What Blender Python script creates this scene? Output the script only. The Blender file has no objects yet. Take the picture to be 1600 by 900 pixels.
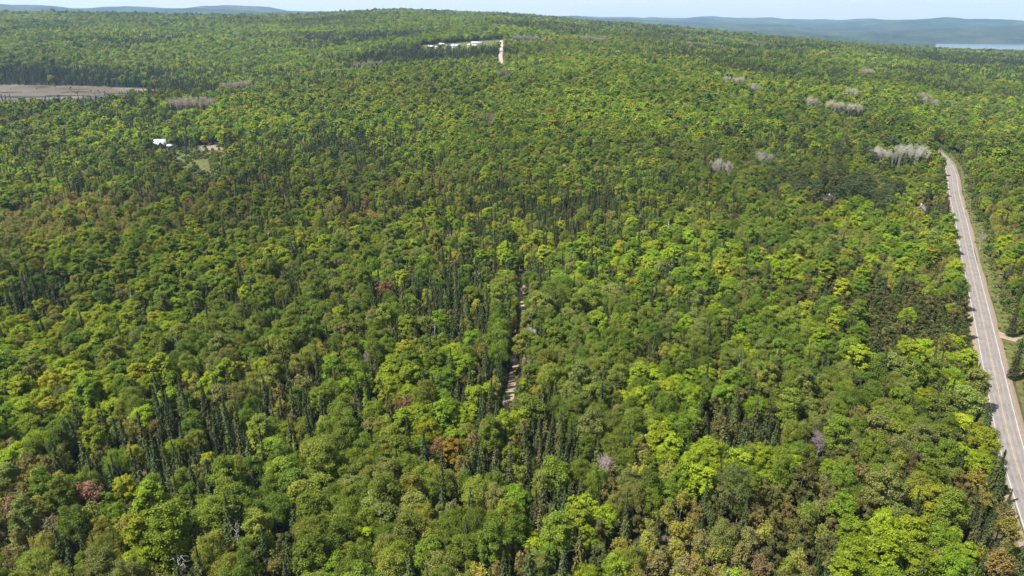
import bpy, math, random
import numpy as np
from mathutils import Vector

# ------------------------------------------------------------------ camera, world, sun, exposure
sc = bpy.context.scene
COL = sc.collection
R_ = math.radians
F_PX, W_PX, H_PX = 1100.0, 1600.0, 900.0        # focal length in photo pixels
HORIZON = 32.0
PITCH = math.atan((450 - HORIZON) / F_PX)       # camera looks down by this angle
CAM_Z = 125.0

cam_data = bpy.data.cameras.new('camera')
cam = bpy.data.objects.new('camera', cam_data)
COL.objects.link(cam)
cam.location = (0, 0, CAM_Z)
cam.rotation_euler = (math.pi / 2 - PITCH, 0, 0)
cam_data.sensor_width = 36
cam_data.lens = 36 * F_PX / W_PX
cam_data.clip_start = 1
cam_data.clip_end = 60000
sc.camera = cam

SUN_EL, SUN_AZ = R_(58), R_(-112)                # azimuth from +Y, clockwise; sun stands to the left
sun_dir = Vector((math.sin(SUN_AZ) * math.cos(SUN_EL), math.cos(SUN_AZ) * math.cos(SUN_EL), math.sin(SUN_EL)))
sun_data = bpy.data.lights.new('sun', 'SUN')
sun_data.energy = 5.0
sun_data.angle = R_(0.5)
sun_data.color = (1.0, 0.95, 0.87)
sun = bpy.data.objects.new('sun', sun_data)
COL.objects.link(sun)
sun.location = (0, 0, 400)
sun.rotation_euler = (-sun_dir).to_track_quat('-Z', 'Y').to_euler()

world = bpy.data.worlds.new('World')
sc.world = world
world.use_nodes = True
wn, wl = world.node_tree.nodes, world.node_tree.links
wn.clear()
w_out = wn.new('ShaderNodeOutputWorld')
w_bg = wn.new('ShaderNodeBackground')
w_sky = wn.new('ShaderNodeTexSky')
w_sky.sky_type = 'NISHITA'
w_sky.sun_disc = False
w_sky.sun_elevation = SUN_EL
w_sky.sun_rotation = SUN_AZ % (2 * math.pi)
w_sky.altitude = 300
w_sky.air_density = 1.0
w_sky.dust_density = 1.2
w_bg.inputs['Strength'].default_value = 0.075
# thin broken cloud all round the sky
w_tc = wn.new('ShaderNodeTexCoord')
w_map = wn.new('ShaderNodeMapping')
w_map.inputs['Scale'].default_value = (3, 3, 22)
w_noise = wn.new('ShaderNodeTexNoise')
w_noise.inputs['Scale'].default_value = 2.2
w_noise.inputs['Detail'].default_value = 6
w_ramp = wn.new('ShaderNodeMapRange')
w_ramp.inputs['From Min'].default_value = 0.35
w_ramp.inputs['From Max'].default_value = 0.7
w_ramp.inputs['To Min'].default_value = 0.55
w_ramp.inputs['To Max'].default_value = 0.95
w_mix = wn.new('ShaderNodeMix')
w_mix.data_type = 'RGBA'
w_mix.inputs['B'].default_value = (4.5, 4.65, 4.95, 1)
wl.new(w_tc.outputs['Generated'], w_map.inputs['Vector'])
wl.new(w_map.outputs['Vector'], w_noise.inputs['Vector'])
wl.new(w_noise.outputs['Fac'], w_ramp.inputs['Value'])
wl.new(w_ramp.outputs['Result'], w_mix.inputs['Factor'])
wl.new(w_sky.outputs['Color'], w_mix.inputs['A'])
wl.new(w_mix.outputs['Result'], w_bg.inputs['Color'])
wl.new(w_bg.outputs['Background'], w_out.inputs['Surface'])

sc.view_settings.view_transform = 'Standard'
sc.view_settings.look = 'None'
sc.view_settings.gamma = 1
sc.view_settings.use_curve_mapping = False
sc.view_settings.exposure = 1.38
sc.render.engine = 'CYCLES'
sc.cycles.max_bounces = 5
sc.cycles.diffuse_bounces = 3
sc.cycles.transmission_bounces = 3
sc.cycles.glossy_bounces = 1
sc.cycles.volume_bounces = 1
sc.cycles.use_denoising = True
sc.cycles.denoiser = 'OPENIMAGEDENOISE'
sc.cycles.denoising_input_passes = 'RGB_ALBEDO_NORMAL'
sc.cycles.denoising_prefilter = 'ACCURATE'
sc.cycles.sample_clamp_indirect = 4

rng = np.random.default_rng(7)
random.seed(7)

# ------------------------------------------------------------------ helpers: pixel rays, noise
CT, ST = math.cos(PITCH), math.sin(PITCH)


def ray(px, py):
    u, v = (px - 800) / F_PX, (450 - py) / F_PX
    return np.array([u, CT + v * ST, -ST + v * CT])


def at_distance(px, py, r):
    d = ray(px, py)
    return d * (r / math.hypot(d[0], d[1])) + np.array([0, 0, CAM_Z])


def azimuth(px):
    return math.atan((px - 800) * CT / F_PX)


def hash2(ix, iy, seed):
    n = (ix.astype(np.int64) * 374761393 + iy.astype(np.int64) * 668265263 + seed * 1442695041) & 0x7fffffff
    n = ((n ^ (n >> 13)) * 1274126177) & 0x7fffffff
    n = (n ^ (n >> 16)) & 0xffff
    return n / 65535.0


def vnoise(x, y, seed=0):
    x, y = np.asarray(x, float), np.asarray(y, float)
    ix, iy = np.floor(x), np.floor(y)
    fx, fy = x - ix, y - iy
    fx, fy = fx * fx * (3 - 2 * fx), fy * fy * (3 - 2 * fy)
    a, b = hash2(ix, iy, seed), hash2(ix + 1, iy, seed)
    c, d = hash2(ix, iy + 1, seed), hash2(ix + 1, iy + 1, seed)
    return (a * (1 - fx) + b * fx) * (1 - fy) + (c * (1 - fx) + d * fx) * fy


def fbm(x, y, seed=0, octs=3):
    s, amp, tot = 0, 1.0, 0
    for k in range(octs):
        s = s + amp * vnoise(np.asarray(x) * 2 ** k, np.asarray(y) * 2 ** k, seed + 17 * k)
        tot += amp
        amp *= 0.5
    return s / tot


# ------------------------------------------------------------------ terrain heights (polar table, by azimuth and distance)
RK = np.array([0, 300, 500, 770, 1000, 1130, 1275, 1570, 2200, 2900, 3500, 4300, 5200, 7000, 8500, 10500, 15000.])
TERRAIN = {  # photo column at the horizon : ground height at the distances RK
    -900: [0, 0, 2, 8, 20, 23, 25, 40, 75, 110, 128, 100, 80, 110, 190, 170, 100],
    -150: [0, 0, 2, 8, 22, 23, 23, 36, 75, 112, 133, 100, 80, 120, 215, 255, 120],
    150:  [0, 0, 2, 9, 22, 23, 23, 38, 78, 114, 135, 100, 80, 110, 200, 262, 120],
    330:  [0, 0, 2, 9, 24, 25, 25, 42, 80, 114, 134, 100, 80, 100, 190, 268, 120],
    500:  [0, 0, 2, 10, 30, 32, 36, 58, 92, 124, 140, 105, 80, 90, 150, 215, 120],
    620:  [0, 0, 2, 12, 38, 38, 44, 72, 102, 134, 152, 110, 80, 80, 110, 150, 120],
    783:  [0, 0, 3, 16, 44, 44, 53, 84, 102, 120, 131, 100, 60, 50, 90, 150, 120],
    1000: [0, 0, 3, 18, 46, 50, 54, 62, 76, 92, 90, 50, 20, 20, 60, 120, 120],
    1200: [0, 0, 2, 10, 32, 38, 42, 46, 48, 52, 46, 10, -20, 0, 50, 92, 110],
    1400: [0, 0, 1, 4, 14, 20, 24, 28, 26, 20, 12, -30, -60, -55, 20, 88, 100],
    1500: [0, 0, 0, 5, 4, 8, 14, 18, 16, 8, 0, -40, -64, -64, 30, 86, 100],
    1600: [0, 0, 0, 5, 4, 6, 10, 14, 12, 4, -4, -44, -64, -64, 40, 82, 100],
    1900: [0, 0, 0, 5, 4, 6, 10, 12, 10, 2, -6, -44, -64, -64, 20, 90, 100],
    2800: [0, 0, 0, 4, 4, 6, 10, 12, 10, 2, -6, -44, -64, -64, 30, 90, 100],
}
tk = np.array(sorted(TERRAIN))
ta = np.array([azimuth(k) for k in tk])
tz = np.array([TERRAIN[k] for k in tk], float)
AZ = np.concatenate([np.linspace(-180, -60, 40, endpoint=False), np.linspace(-60, -42, 24, endpoint=False),
                     np.linspace(-42, 42, 260, endpoint=False), np.linspace(42, 60, 24, endpoint=False),
                     np.linspace(60, 180, 41)]) * math.pi / 180
RR = np.concatenate([[0.0], np.geomspace(8, 15000, 430)])


def smooth_lerp(xk, yk, x):                        # monotone-ish smooth interpolation (Catmull-Rom with clamped slopes)
    m = np.gradient(yk, xk)
    i = np.clip(np.searchsorted(xk, x) - 1, 0, len(xk) - 2)
    h = xk[i + 1] - xk[i]
    t = (x - xk[i]) / h
    return ((2 * t ** 3 - 3 * t ** 2 + 1) * yk[i] + (t ** 3 - 2 * t ** 2 + t) * h * m[i] * 0.7 +
            (-2 * t ** 3 + 3 * t ** 2) * yk[i + 1] + (t ** 3 - t ** 2) * h * m[i + 1] * 0.7)


rows = np.array([smooth_lerp(RK, tz[k], RR) for k in range(len(tk))])     # columns x radii
HG = np.empty((len(AZ), len(RR)))
azc = np.clip(AZ, ta[0], ta[-1])
for j in range(len(RR)):
    HG[:, j] = np.interp(azc, ta, rows[:, j])
GX = np.sin(AZ)[:, None] * RR[None, :]
GY = np.cos(AZ)[:, None] * RR[None, :]
amp1 = np.clip((RR - 150) / 500, 0.1, 1)[None, :]
far_amp = np.clip((RR - 4200) / 2500, 0, 1)[None, :]
und = (fbm(GX / 170, GY / 170, 3) - 0.5) * 5.0 * amp1 + (fbm(GX / 480, GY / 480, 9) - 0.5) * 30 * np.clip((RR - 700) / 700, 0, 1)[None, :]
und = und + (fbm(GX / 1500, GY / 1500, 21, 4) - 0.5) * 250 * far_amp
lake_flat = (HG < -30) & (RR[None, :] > 4000)
und = np.where(lake_flat, und * 0.1, und)
# the marsh is flat
MARSH_Z = 22.0
mpx = [at_distance(-60, 145, 1090), at_distance(262, 145, 1090)]
ma0, ma1 = azimuth(-120), azimuth(275)
am = 1 / (1 + np.exp(-(AZ - ma0) / 0.01)) * 1 / (1 + np.exp((AZ - ma1) / 0.008))
rm = 1 / (1 + np.exp(np.clip(-(GY - 850) / 14, -60, 60))) * 1 / (1 + np.exp(np.clip((GY - 1225) / 14, -60, 60)))
mm = am[:, None] * rm
HG = (HG + und) * (1 - mm) + MARSH_Z * mm
HG[:, 0] = HG[:, 1].mean()
HG[-1] = HG[0]


def ground(x, y):
    x, y = np.asarray(x, float), np.asarray(y, float)
    a, r = np.arctan2(x, y), np.hypot(x, y)
    i = np.clip(np.searchsorted(AZ, a) - 1, 0, len(AZ) - 2)
    j = np.clip(np.searchsorted(RR, r) - 1, 0, len(RR) - 2)
    u = (a - AZ[i]) / (AZ[i + 1] - AZ[i])
    v = np.clip((r - RR[j]) / (RR[j + 1] - RR[j]), 0, 1)
    return (HG[i, j] * (1 - u) + HG[i + 1, j] * u) * (1 - v) + (HG[i, j + 1] * (1 - u) + HG[i + 1, j + 1] * u) * v


def hit(px, py, above=0.0, rmin=60, rmax=12000):   # ground point seen at a photo pixel (a height above the ground)
    d = ray(px, py)
    d = d / math.hypot(d[0], d[1])
    rs = np.concatenate([np.arange(rmin, 2500, 1.0), np.arange(2500, rmax, 8.0)])
    z = CAM_Z + d[2] * rs - ground(d[0] * rs, d[1] * rs) - above
    k = np.argmax(z < 0)
    if z[k] >= 0:
        k = len(rs) - 1
    r = rs[k]
    x, y = d[0] * r, d[1] * r
    return np.array([x, y, float(ground(x, y))])


def project(x, y, z):
    X, Y, Z = x, y, z - CAM_Z
    depth = Y * CT - Z * ST
    up = Y * ST + Z * CT
    depth = np.where(depth < 1, 1, depth)
    return 800 + F_PX * X / depth, 450 - F_PX * up / depth, depth


# ------------------------------------------------------------------ materials
def new_mat(name):
    m = bpy.data.materials.new(name)
    m.use_nodes = True
    n, l = m.node_tree.nodes, m.node_tree.links
    n.clear()
    out = n.new('ShaderNodeOutputMaterial')
    return m, n, l, out


def noise_mat(name, cols, scale=1.0, rough=0.9, detail=6, bump=0.0, bscale=None, spec=0.2, metallic=0.0, coords='Object', stretch=(1, 1, 1)):
    m, n, l, out = new_mat(name)
    b = n.new('ShaderNodeBsdfPrincipled')
    tc = n.new('ShaderNodeTexCoord')
    mp = n.new('ShaderNodeMapping')
    mp.inputs['Scale'].default_value = stretch
    nz = n.new('ShaderNodeTexNoise')
    nz.inputs['Scale'].default_value = scale
    nz.inputs['Detail'].default_value = detail
    nz.inputs['Roughness'].default_value = 0.62
    rp = n.new('ShaderNodeValToRGB')
    e = rp.color_ramp.elements
    k = len(cols)
    e[0].position, e[0].color = 0.3, (*cols[0], 1)
    e[1].position, e[1].color = 0.7, (*cols[-1], 1)
    for i in range(1, k - 1):
        q = e.new(0.3 + 0.4 * i / (k - 1))
        q.color = (*cols[i], 1)
    l.new(tc.outputs[coords], mp.inputs['Vector'])
    l.new(mp.outputs['Vector'], nz.inputs['Vector'])
    l.new(nz.outputs['Fac'], rp.inputs['Fac'])
    l.new(rp.outputs['Color'], b.inputs['Base Color'])
    b.inputs['Roughness'].default_value = rough
    b.inputs['Specular IOR Level'].default_value = spec
    b.inputs['Metallic'].default_value = metallic
    if bump:
        bn = n.new('ShaderNodeBump')
        bn.inputs['Strength'].default_value = bump
        bn.inputs['Distance'].default_value = 1.0
        n2 = n.new('ShaderNodeTexNoise')
        n2.inputs['Scale'].default_value = bscale or scale
        n2.inputs['Detail'].default_value = 5
        l.new(mp.outputs['Vector'], n2.inputs['Vector'])
        l.new(n2.outputs['Fac'], bn.inputs['Height'])
        l.new(bn.outputs['Normal'], b.inputs['Normal'])
    l.new(b.outputs['BSDF'], out.inputs['Surface'])
    return m


def leaf_mat(name, translucent=0.3, gain=1.0):
    m, n, l, out = new_mat(name)
    at = n.new('ShaderNodeAttribute')
    at.attribute_type = 'INSTANCER'
    at.attribute_name = 'tint'
    va = n.new('ShaderNodeAttribute')
    va.attribute_type = 'GEOMETRY'
    va.attribute_name = 'v'
    hs = n.new('ShaderNodeHueSaturation')
    mr = n.new('ShaderNodeMapRange')
    mr.inputs['To Min'].default_value = 0.62 * gain      # a thin leaf both reflects and passes light: the two shares add up
    mr.inputs['To Max'].default_value = 1.38 * gain
    mh = n.new('ShaderNodeMapRange')
    mh.inputs['To Min'].default_value = 0.510
    mh.inputs['To Max'].default_value = 0.490
    l.new(va.outputs['Fac'], mr.inputs['Value'])
    l.new(va.outputs['Fac'], mh.inputs['Value'])
    l.new(at.outputs['Color'], hs.inputs['Color'])
    l.new(mr.outputs['Result'], hs.inputs['Value'])
    l.new(mh.outputs['Result'], hs.inputs['Hue'])
    b = n.new('ShaderNodeBsdfPrincipled')
    b.inputs['Roughness'].default_value = 0.55
    b.inputs['Specular IOR Level'].default_value = 0.10
    t = n.new('ShaderNodeBsdfTranslucent')
    mx = n.new('ShaderNodeMixShader')
    mx.inputs['Fac'].default_value = translucent
    l.new(hs.outputs['Color'], b.inputs['Base Color'])
    l.new(hs.outputs['Color'], t.inputs['Color'])
    l.new(b.outputs['BSDF'], mx.inputs[1])
    l.new(t.outputs['BSDF'], mx.inputs[2])
    l.new(mx.outputs['Shader'], out.inputs['Surface'])
    return m


M = {}
M['leaf'] = leaf_mat('leaf', 0.40, 1.36)
M['needle'] = leaf_mat('needle', 0.08, 1.1)
M['twig'] = leaf_mat('twig', 0.0)
M['bark_grey'] = noise_mat('bark_grey', [(0.07, 0.06, 0.05), (0.16, 0.14, 0.12)], 3, 0.95)
M['bark_pale'] = noise_mat('bark_pale', [(0.16, 0.15, 0.12), (0.42, 0.39, 0.34)], 2, 0.9)
M['bark_dark'] = noise_mat('bark_dark', [(0.04, 0.033, 0.028), (0.10, 0.08, 0.065)], 3, 0.95)
M['dead_wood'] = noise_mat('dead_wood', [(0.28, 0.26, 0.24), (0.5, 0.48, 0.45)], 2, 0.9)
M['asphalt'] = noise_mat('asphalt', [(0.112, 0.101, 0.097), (0.15, 0.136, 0.13), (0.18, 0.163, 0.156)], 0.22, 0.9, stretch=(1, 1, 1))
M['gravel'] = noise_mat('gravel', [(0.13, 0.10, 0.075), (0.20, 0.155, 0.12)], 0.8, 0.95, bump=0.2)
M['gravel_pale'] = noise_mat('gravel_pale', [(0.22, 0.185, 0.155), (0.32, 0.275, 0.24)], 0.3, 0.95)
M['white_paint'] = noise_mat('white_paint', [(0.27, 0.27, 0.26), (0.40, 0.40, 0.39)], 1.5, 0.7)
M['yellow_paint'] = noise_mat('yellow_paint', [(0.22, 0.165, 0.08), (0.32, 0.24, 0.11)], 1.5, 0.7)
M['sand'] = noise_mat('sand', [(0.14, 0.105, 0.075), (0.20, 0.155, 0.115), (0.26, 0.21, 0.165)], 0.5, 0.95, bump=0.3)
M['grass'] = noise_mat('grass', [(0.030, 0.042, 0.010), (0.062, 0.072, 0.016), (0.125, 0.10, 0.05)], 0.30, 0.95, bump=0.5, bscale=1.2)
M['marsh'] = noise_mat('marsh', [(0.022, 0.017, 0.012), (0.06, 0.048, 0.036), (0.08, 0.068, 0.055), (0.15, 0.142, 0.125)], 0.03, 0.95, bump=0.5, bscale=0.5, stretch=(0.45, 0.8, 1))
M['ground'] = noise_mat('ground', [(0.022, 0.026, 0.010), (0.045, 0.045, 0.02), (0.075, 0.058, 0.036)], 0.09, 0.98, detail=8, bump=0.6, bscale=0.6)


def hill_material():
    m, n, l, out = new_mat('far_forest')
    b = n.new('ShaderNodeBsdfPrincipled')
    b.inputs['Roughness'].default_value = 0.95
    b.inputs['Specular IOR Level'].default_value = 0.05
    tc = n.new('ShaderNodeTexCoord')
    big = n.new('ShaderNodeTexNoise')
    big.inputs['Scale'].default_value = 0.0024
    big.inputs['Detail'].default_value = 8
    big.inputs['Roughness'].default_value = 0.65
    rp = n.new('ShaderNodeValToRGB')
    e = rp.color_ramp.elements
    e[0].position, e[0].color = 0.36, (0.010, 0.018, 0.010, 1)
    e[1].position, e[1].color = 0.66, (0.048, 0.058, 0.022, 1)
    q = e.new(0.5)
    q.color = (0.020, 0.030, 0.014, 1)
    fine = n.new('ShaderNodeTexNoise')
    fine.inputs['Scale'].default_value = 0.03
    fine.inputs['Detail'].default_value = 4
    bn = n.new('ShaderNodeBump')
    bn.inputs['Strength'].default_value = 0.9
    bn.inputs['Distance'].default_value = 40
    l.new(tc.outputs['Object'], big.inputs['Vector'])
    l.new(tc.outputs['Object'], fine.inputs['Vector'])
    l.new(big.outputs['Fac'], rp.inputs['Fac'])
    l.new(rp.outputs['Color'], b.inputs['Base Color'])
    l.new(fine.outputs['Fac'], bn.inputs['Height'])
    l.new(bn.outputs['Normal'], b.inputs['Normal'])
    l.new(b.outputs['BSDF'], out.inputs['Surface'])
    return m


M['far_forest'] = hill_material()


def water_material(name, col, rough):
    m, n, l, out = new_mat(name)
    b = n.new('ShaderNodeBsdfPrincipled')
    b.inputs['Base Color'].default_value = (*col, 1)
    b.inputs['Roughness'].default_value = rough
    b.inputs['IOR'].default_value = 1.33
    b.inputs['Specular IOR Level'].default_value = 0.6
    l.new(b.outputs['BSDF'], out.inputs['Surface'])
    return m


M['lake'] = water_material('lake', (0.05, 0.08, 0.12), 0.15)
M['pond'] = water_material('pond', (0.03, 0.035, 0.04), 0.08)
M['white_metal'] = noise_mat('white_metal', [(0.42, 0.43, 0.45), (0.50, 0.51, 0.53)], 0.6, 0.45, spec=0.4, stretch=(6, 1, 1))
M['grey_shingle'] = noise_mat('grey_shingle', [(0.26, 0.25, 0.24), (0.40, 0.38, 0.36)], 1.2, 0.9)
M['tan_shingle'] = noise_mat('tan_shingle', [(0.085, 0.07, 0.058), (0.125, 0.105, 0.09)], 1.2, 0.9)
M['dark_siding'] = noise_mat('dark_siding', [(0.05, 0.05, 0.055), (0.09, 0.085, 0.085)], 1.5, 0.85, stretch=(1, 1, 6))
M['white_siding'] = noise_mat('white_siding', [(0.62, 0.62, 0.6), (0.76, 0.76, 0.74)], 1.0, 0.8, stretch=(1, 1, 6))
M['wood_siding'] = noise_mat('wood_siding', [(0.16, 0.10, 0.06), (0.26, 0.18, 0.12)], 1.0, 0.85, stretch=(6, 6, 1))
M['glass'] = water_material('glass', (0.02, 0.025, 0.03), 0.05)
M['blue_metal'] = noise_mat('blue_metal', [(0.16, 0.22, 0.30), (0.2, 0.27, 0.36)], 0.6, 0.5)


# ------------------------------------------------------------------ mesh helpers
def mesh_np(name, verts, quads=None, tris=None, mats=(), mat_idx=None, face_v=None, smooth=False):
    me = bpy.data.meshes.new(name)
    verts = np.asarray(verts, np.float32)
    nq = 0 if quads is None else len(quads)
    nt = 0 if tris is None else len(tris)
    loops = []
    starts = []
    if nq:
        loops.append(np.asarray(quads, np.int32).ravel())
        starts.append(np.arange(nq, dtype=np.int32) * 4)
    if nt:
        loops.append(np.asarray(tris, np.int32).ravel())
        starts.append(nq * 4 + np.arange(nt, dtype=np.int32) * 3)
    loops = np.concatenate(loops)
    starts = np.concatenate(starts)
    me.vertices.add(len(verts))
    me.vertices.foreach_set('co', verts.ravel())
    me.loops.add(len(loops))
    me.loops.foreach_set('vertex_index', loops)
    me.polygons.add(nq + nt)
    me.polygons.foreach_set('loop_start', starts)
    if mat_idx is not None:
        me.polygons.foreach_set('material_index', np.asarray(mat_idx, np.int32))
    me.update(calc_edges=True)
    if smooth:
        me.polygons.foreach_set('use_smooth', np.ones(nq + nt, bool))
    if face_v is not None:
        at = me.attributes.new('v', 'FLOAT', 'FACE')
        at.data.foreach_set('value', np.asarray(face_v, np.float32))
    for mt in mats:
        me.materials.append(mt)
    return me


def add_obj(name, me, parent=None, loc=None, kind=None, label=None, cat=None, group=None, rz=0.0):
    o = bpy.data.objects.new(name, me)
    COL.objects.link(o)
    if parent is not None:
        o.parent = parent
    if loc is not None:
        o.location = loc
    if rz:
        o.rotation_euler = (0, 0, rz)
    if kind:
        o['kind'] = kind
    if label:
        o['label'] = label
    if cat:
        o['category'] = cat
    if group:
        o['group'] = group
    return o


# ------------------------------------------------------------------ ground sheet
na, nr = HG.shape
gv = np.stack([GX, GY, HG], -1).reshape(-1, 3)
ii, jj = np.meshgrid(np.arange(na - 1), np.arange(nr - 1), indexing='ij')
gq = np.stack([ii * nr + jj, ii * nr + jj + 1, (ii + 1) * nr + jj + 1, (ii + 1) * nr + jj], -1).reshape(-1, 4)
far_face = (RR[jj] > 4250).ravel().astype(np.int32)
me = mesh_np('ground', gv, gq, mats=[M['ground'], M['far_forest']], mat_idx=far_face, smooth=True)
add_obj('ground', me, kind='structure')

# lake beyond the forest
lv = []
for a in np.linspace(azimuth(1470), azimuth(2600), 40):
    for r in np.linspace(4300, 7400, 12):
        lv.append((math.sin(a) * r, math.cos(a) * r, -55.0))
lq = [(i * 12 + j, (i + 1) * 12 + j, (i + 1) * 12 + j + 1, i * 12 + j + 1) for i in range(39) for j in range(11)]
add_obj('lake', mesh_np('lake', lv, lq, mats=[M['lake']]), kind='structure')


# ------------------------------------------------------------------ roads, trail, verges
def resample(pts, step):
    pts = np.asarray(pts, float)[:, :2]
    # Catmull-Rom
    out = []
    P = np.vstack([2 * pts[0] - pts[1], pts, 2 * pts[-1] - pts[-2]])
    for k in range(1, len(P) - 2):
        n = max(2, int(np.hypot(*(P[k + 1] - P[k])) / step))
        for t in np.linspace(0, 1, n, endpoint=False):
            a, b, c, d = P[k - 1], P[k], P[k + 1], P[k + 2]
            out.append(0.5 * (2 * b + (c - a) * t + (2 * a - 5 * b + 4 * c - d) * t * t + (3 * b - a - 3 * c + d) * t ** 3))
    out.append(pts[-1])
    return np.array(out)


def smooth_line(p, n=5):
    q = p.copy()
    for _ in range(n):
        q[1:-1] = (q[:-2] + 2 * q[1:-1] + q[2:]) / 4
    return q


def strip(line, offs, lifts, wob=0.0, seed=1):
    """mesh strip along a line; offs = sideways distances, lifts = height above the ground under the line"""
    t = np.gradient(line, axis=0)
    t /= np.linalg.norm(t, axis=1)[:, None]
    nrm = np.stack([t[:, 1], -t[:, 0]], -1)          # to the right of travel
    zc = ground(line[:, 0], line[:, 1])
    zc = np.convolve(np.pad(zc, 4, mode='edge'), np.ones(9) / 9, 'valid')
    k = len(offs)
    vs = []
    arc = np.arange(len(line))
    for i, (o, lf) in enumerate(zip(offs, lifts)):
        w = (vnoise(arc * 0.35, np.full(len(line), i * 7.3), seed) - 0.5) * 2 * wob if i in (0, k - 1) else 0
        p = line + nrm * (o + w)[:, None] if wob and i in (0, k - 1) else line + nrm * o
        z = zc + lf if lf > -0.5 else ground(p[:, 0], p[:, 1]) + (lf + 1.0)
        vs.append(np.column_stack([p, z]))
    vs = np.stack(vs, 1).reshape(-1, 3)
    qs = [(i * k + j, i * k + j + 1, (i + 1) * k + j + 1, (i + 1) * k + j) for i in range(len(line) - 1) for j in range(k - 1)]
    return vs, qs


road_px = [(1640, 885), (1610, 796), (1579, 700), (1556, 600), (1530, 480), (1512, 400), (1502, 350), (1490, 300), (1486, 270), (1473, 247), (1446, 229)]
rp = np.array([hit(*p)[:2] for p in road_px])
d0 = rp[0] - rp[1]
rp = np.vstack([rp[0] + d0 * 5, rp[0] + d0 * 2, rp])
dl = rp[-1] - rp[-2]
dl = dl / np.hypot(*dl)
last = rp[-1]
ext = [last + dl * 50 + np.array([-26, 0]), last + dl * 130 + np.array([-95, 0]), last + dl * 240 + np.array([-200, 10])]
rp = np.vstack([rp, ext])
road_line = smooth_line(resample(rp, 6.0), 6)
RW = 3.3
v, q = strip(road_line, [-RW - 0.35, 0, RW + 0.35], [0.50, 0.56, 0.50])
road = add_obj('road', mesh_np('road', v, q, mats=[M['asphalt']], smooth=True), kind='structure')
for s in (-1, 1):
    o = [s * (RW + 0.35), s * (RW + 1.5), s * (RW + 2.5)]
    lf = [0.497, 0.42, -0.98]
    if s < 0:
        o, lf = o[::-1], lf[::-1]
    v, q = strip(road_line, o, lf, wob=0.5, seed=4 + s)
    add_obj('gravel_shoulder', mesh_np('gravel_shoulder', v, q, mats=[M['gravel']], smooth=True), parent=road)
    v, q = strip(road_line, [s * RW - 0.075, s * RW + 0.075], [0.535, 0.535])
    add_obj('white_edge_line', mesh_np('white_edge_line', v, q, mats=[M['white_paint']]), parent=road)
M['worn_asphalt'] = noise_mat('worn_asphalt', [(0.095, 0.086, 0.083), (0.13, 0.118, 0.113), (0.158, 0.143, 0.137)], 0.25, 0.85)
for o in (-2.35, -0.95, 0.95, 2.35):                # darker wheel paths worn into the lanes
    v, q = strip(road_line, [o - 0.32, o + 0.32], [0.56 - 0.06 * abs(o - 0.32) / 3.65 + 0.012, 0.56 - 0.06 * abs(o + 0.32) / 3.65 + 0.012], wob=0.12, seed=int(40 + o * 10))
    add_obj('tyre_track', mesh_np('tyre_track', v, q, mats=[M['worn_asphalt']]), parent=road)
v, q = strip(road_line, [-0.09, 0.09], [0.59, 0.59])
add_obj('yellow_centre_line', mesh_np('yellow_centre_line', v, q, mats=[M['yellow_paint']]), parent=road)

v, q = strip(road_line, [RW + 2.35, RW + 5, RW + 9, RW + 12.0], [-0.90, -0.86, -0.86, -0.95], wob=1.3, seed=8)
add_obj('grass_verge', mesh_np('grass_verge', v, q, mats=[M['grass']], smooth=True), kind='structure')
v, q = strip(road_line, [-RW - 5.0, -RW - 2.35], [-0.93, -0.90], wob=0.5, seed=9)
add_obj('grass_verge', mesh_np('grass_verge', v, q, mats=[M['grass']], smooth=True), kind='structure')

# sandy driveway that leaves the road on its right side
dw = np.array([hit(1553, 520)[:2], hit(1568, 527)[:2], hit(1590, 533)[:2], hit(1640, 535)[:2], hit(1720, 525)[:2]])
dw_line = smooth_line(resample(dw, 3.0), 6)
v, q = strip(dw_line, [-3.2, 0, 3.2], [-0.70, -0.66, -0.70], wob=0.9, seed=12)
add_obj('driveway', mesh_np('driveway', v, q, mats=[M['sand']], smooth=True), kind='structure')
dirt = np.array([hit(1575, 545)[:2], hit(1592, 600)[:2], hit(1606, 650)[:2]])
bare_line = smooth_line(resample(dirt, 4.0), 4)

# gravel road climbing the far hillside
gp_px = [(783, 103, 1275), (782, 90, 1370), (784, 78, 1460), (783.5, 66, 1570), (784, 60, 1640)]
gp = np.array([at_distance(*p)[:2] for p in gp_px])
gp = np.vstack([gp[0] + (gp[0] - gp[1]) * 1.2, gp])
gravel_line = smooth_line(resample(gp, 12.0), 3)
v, q = strip(gravel_line, [-3.6, -2.4, 0, 2.4, 3.6], [-0.9, 0.7, 0.78, 0.7, -0.9], wob=0.6, seed=15)
add_obj('gravel_road', mesh_np('gravel_road', v, q, mats=[M['gravel_pale']], smooth=True), kind='structure')

# dirt trail through the wood
trail_px = [(806, 690), (797, 640), (803, 605), (806, 560), (808, 520), (812, 470), (815, 428)]
tp = np.array([hit(*p)[:2] for p in trail_px])
trail_line = smooth_line(resample(tp, 4.0), 3)
trail_line[:, 0] += (vnoise(np.arange(len(trail_line)) * 0.17, np.zeros(len(trail_line)), 5) - 0.5) * 6
v, q = strip(trail_line, [-1.9, 0, 1.9], [-0.86, -0.80, -0.86], wob=0.8, seed=17)
add_obj('dirt_trail', mesh_np('dirt_trail', v, q, mats=[M['sand']], smooth=True), kind='structure')


def inside(poly, x, y):
    x, y = np.asarray(x, float), np.asarray(y, float)
    c = np.zeros(x.shape, bool)
    n = len(poly)
    for i in range(n):
        x0, y0 = poly[i][:2]
        x1, y1 = poly[i - 1][:2]
        c ^= ((y0 > y) != (y1 > y)) & (x < (x1 - x0) * (y - y0) / (y1 - y0 + 1e-12) + x0)
    return c


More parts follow.
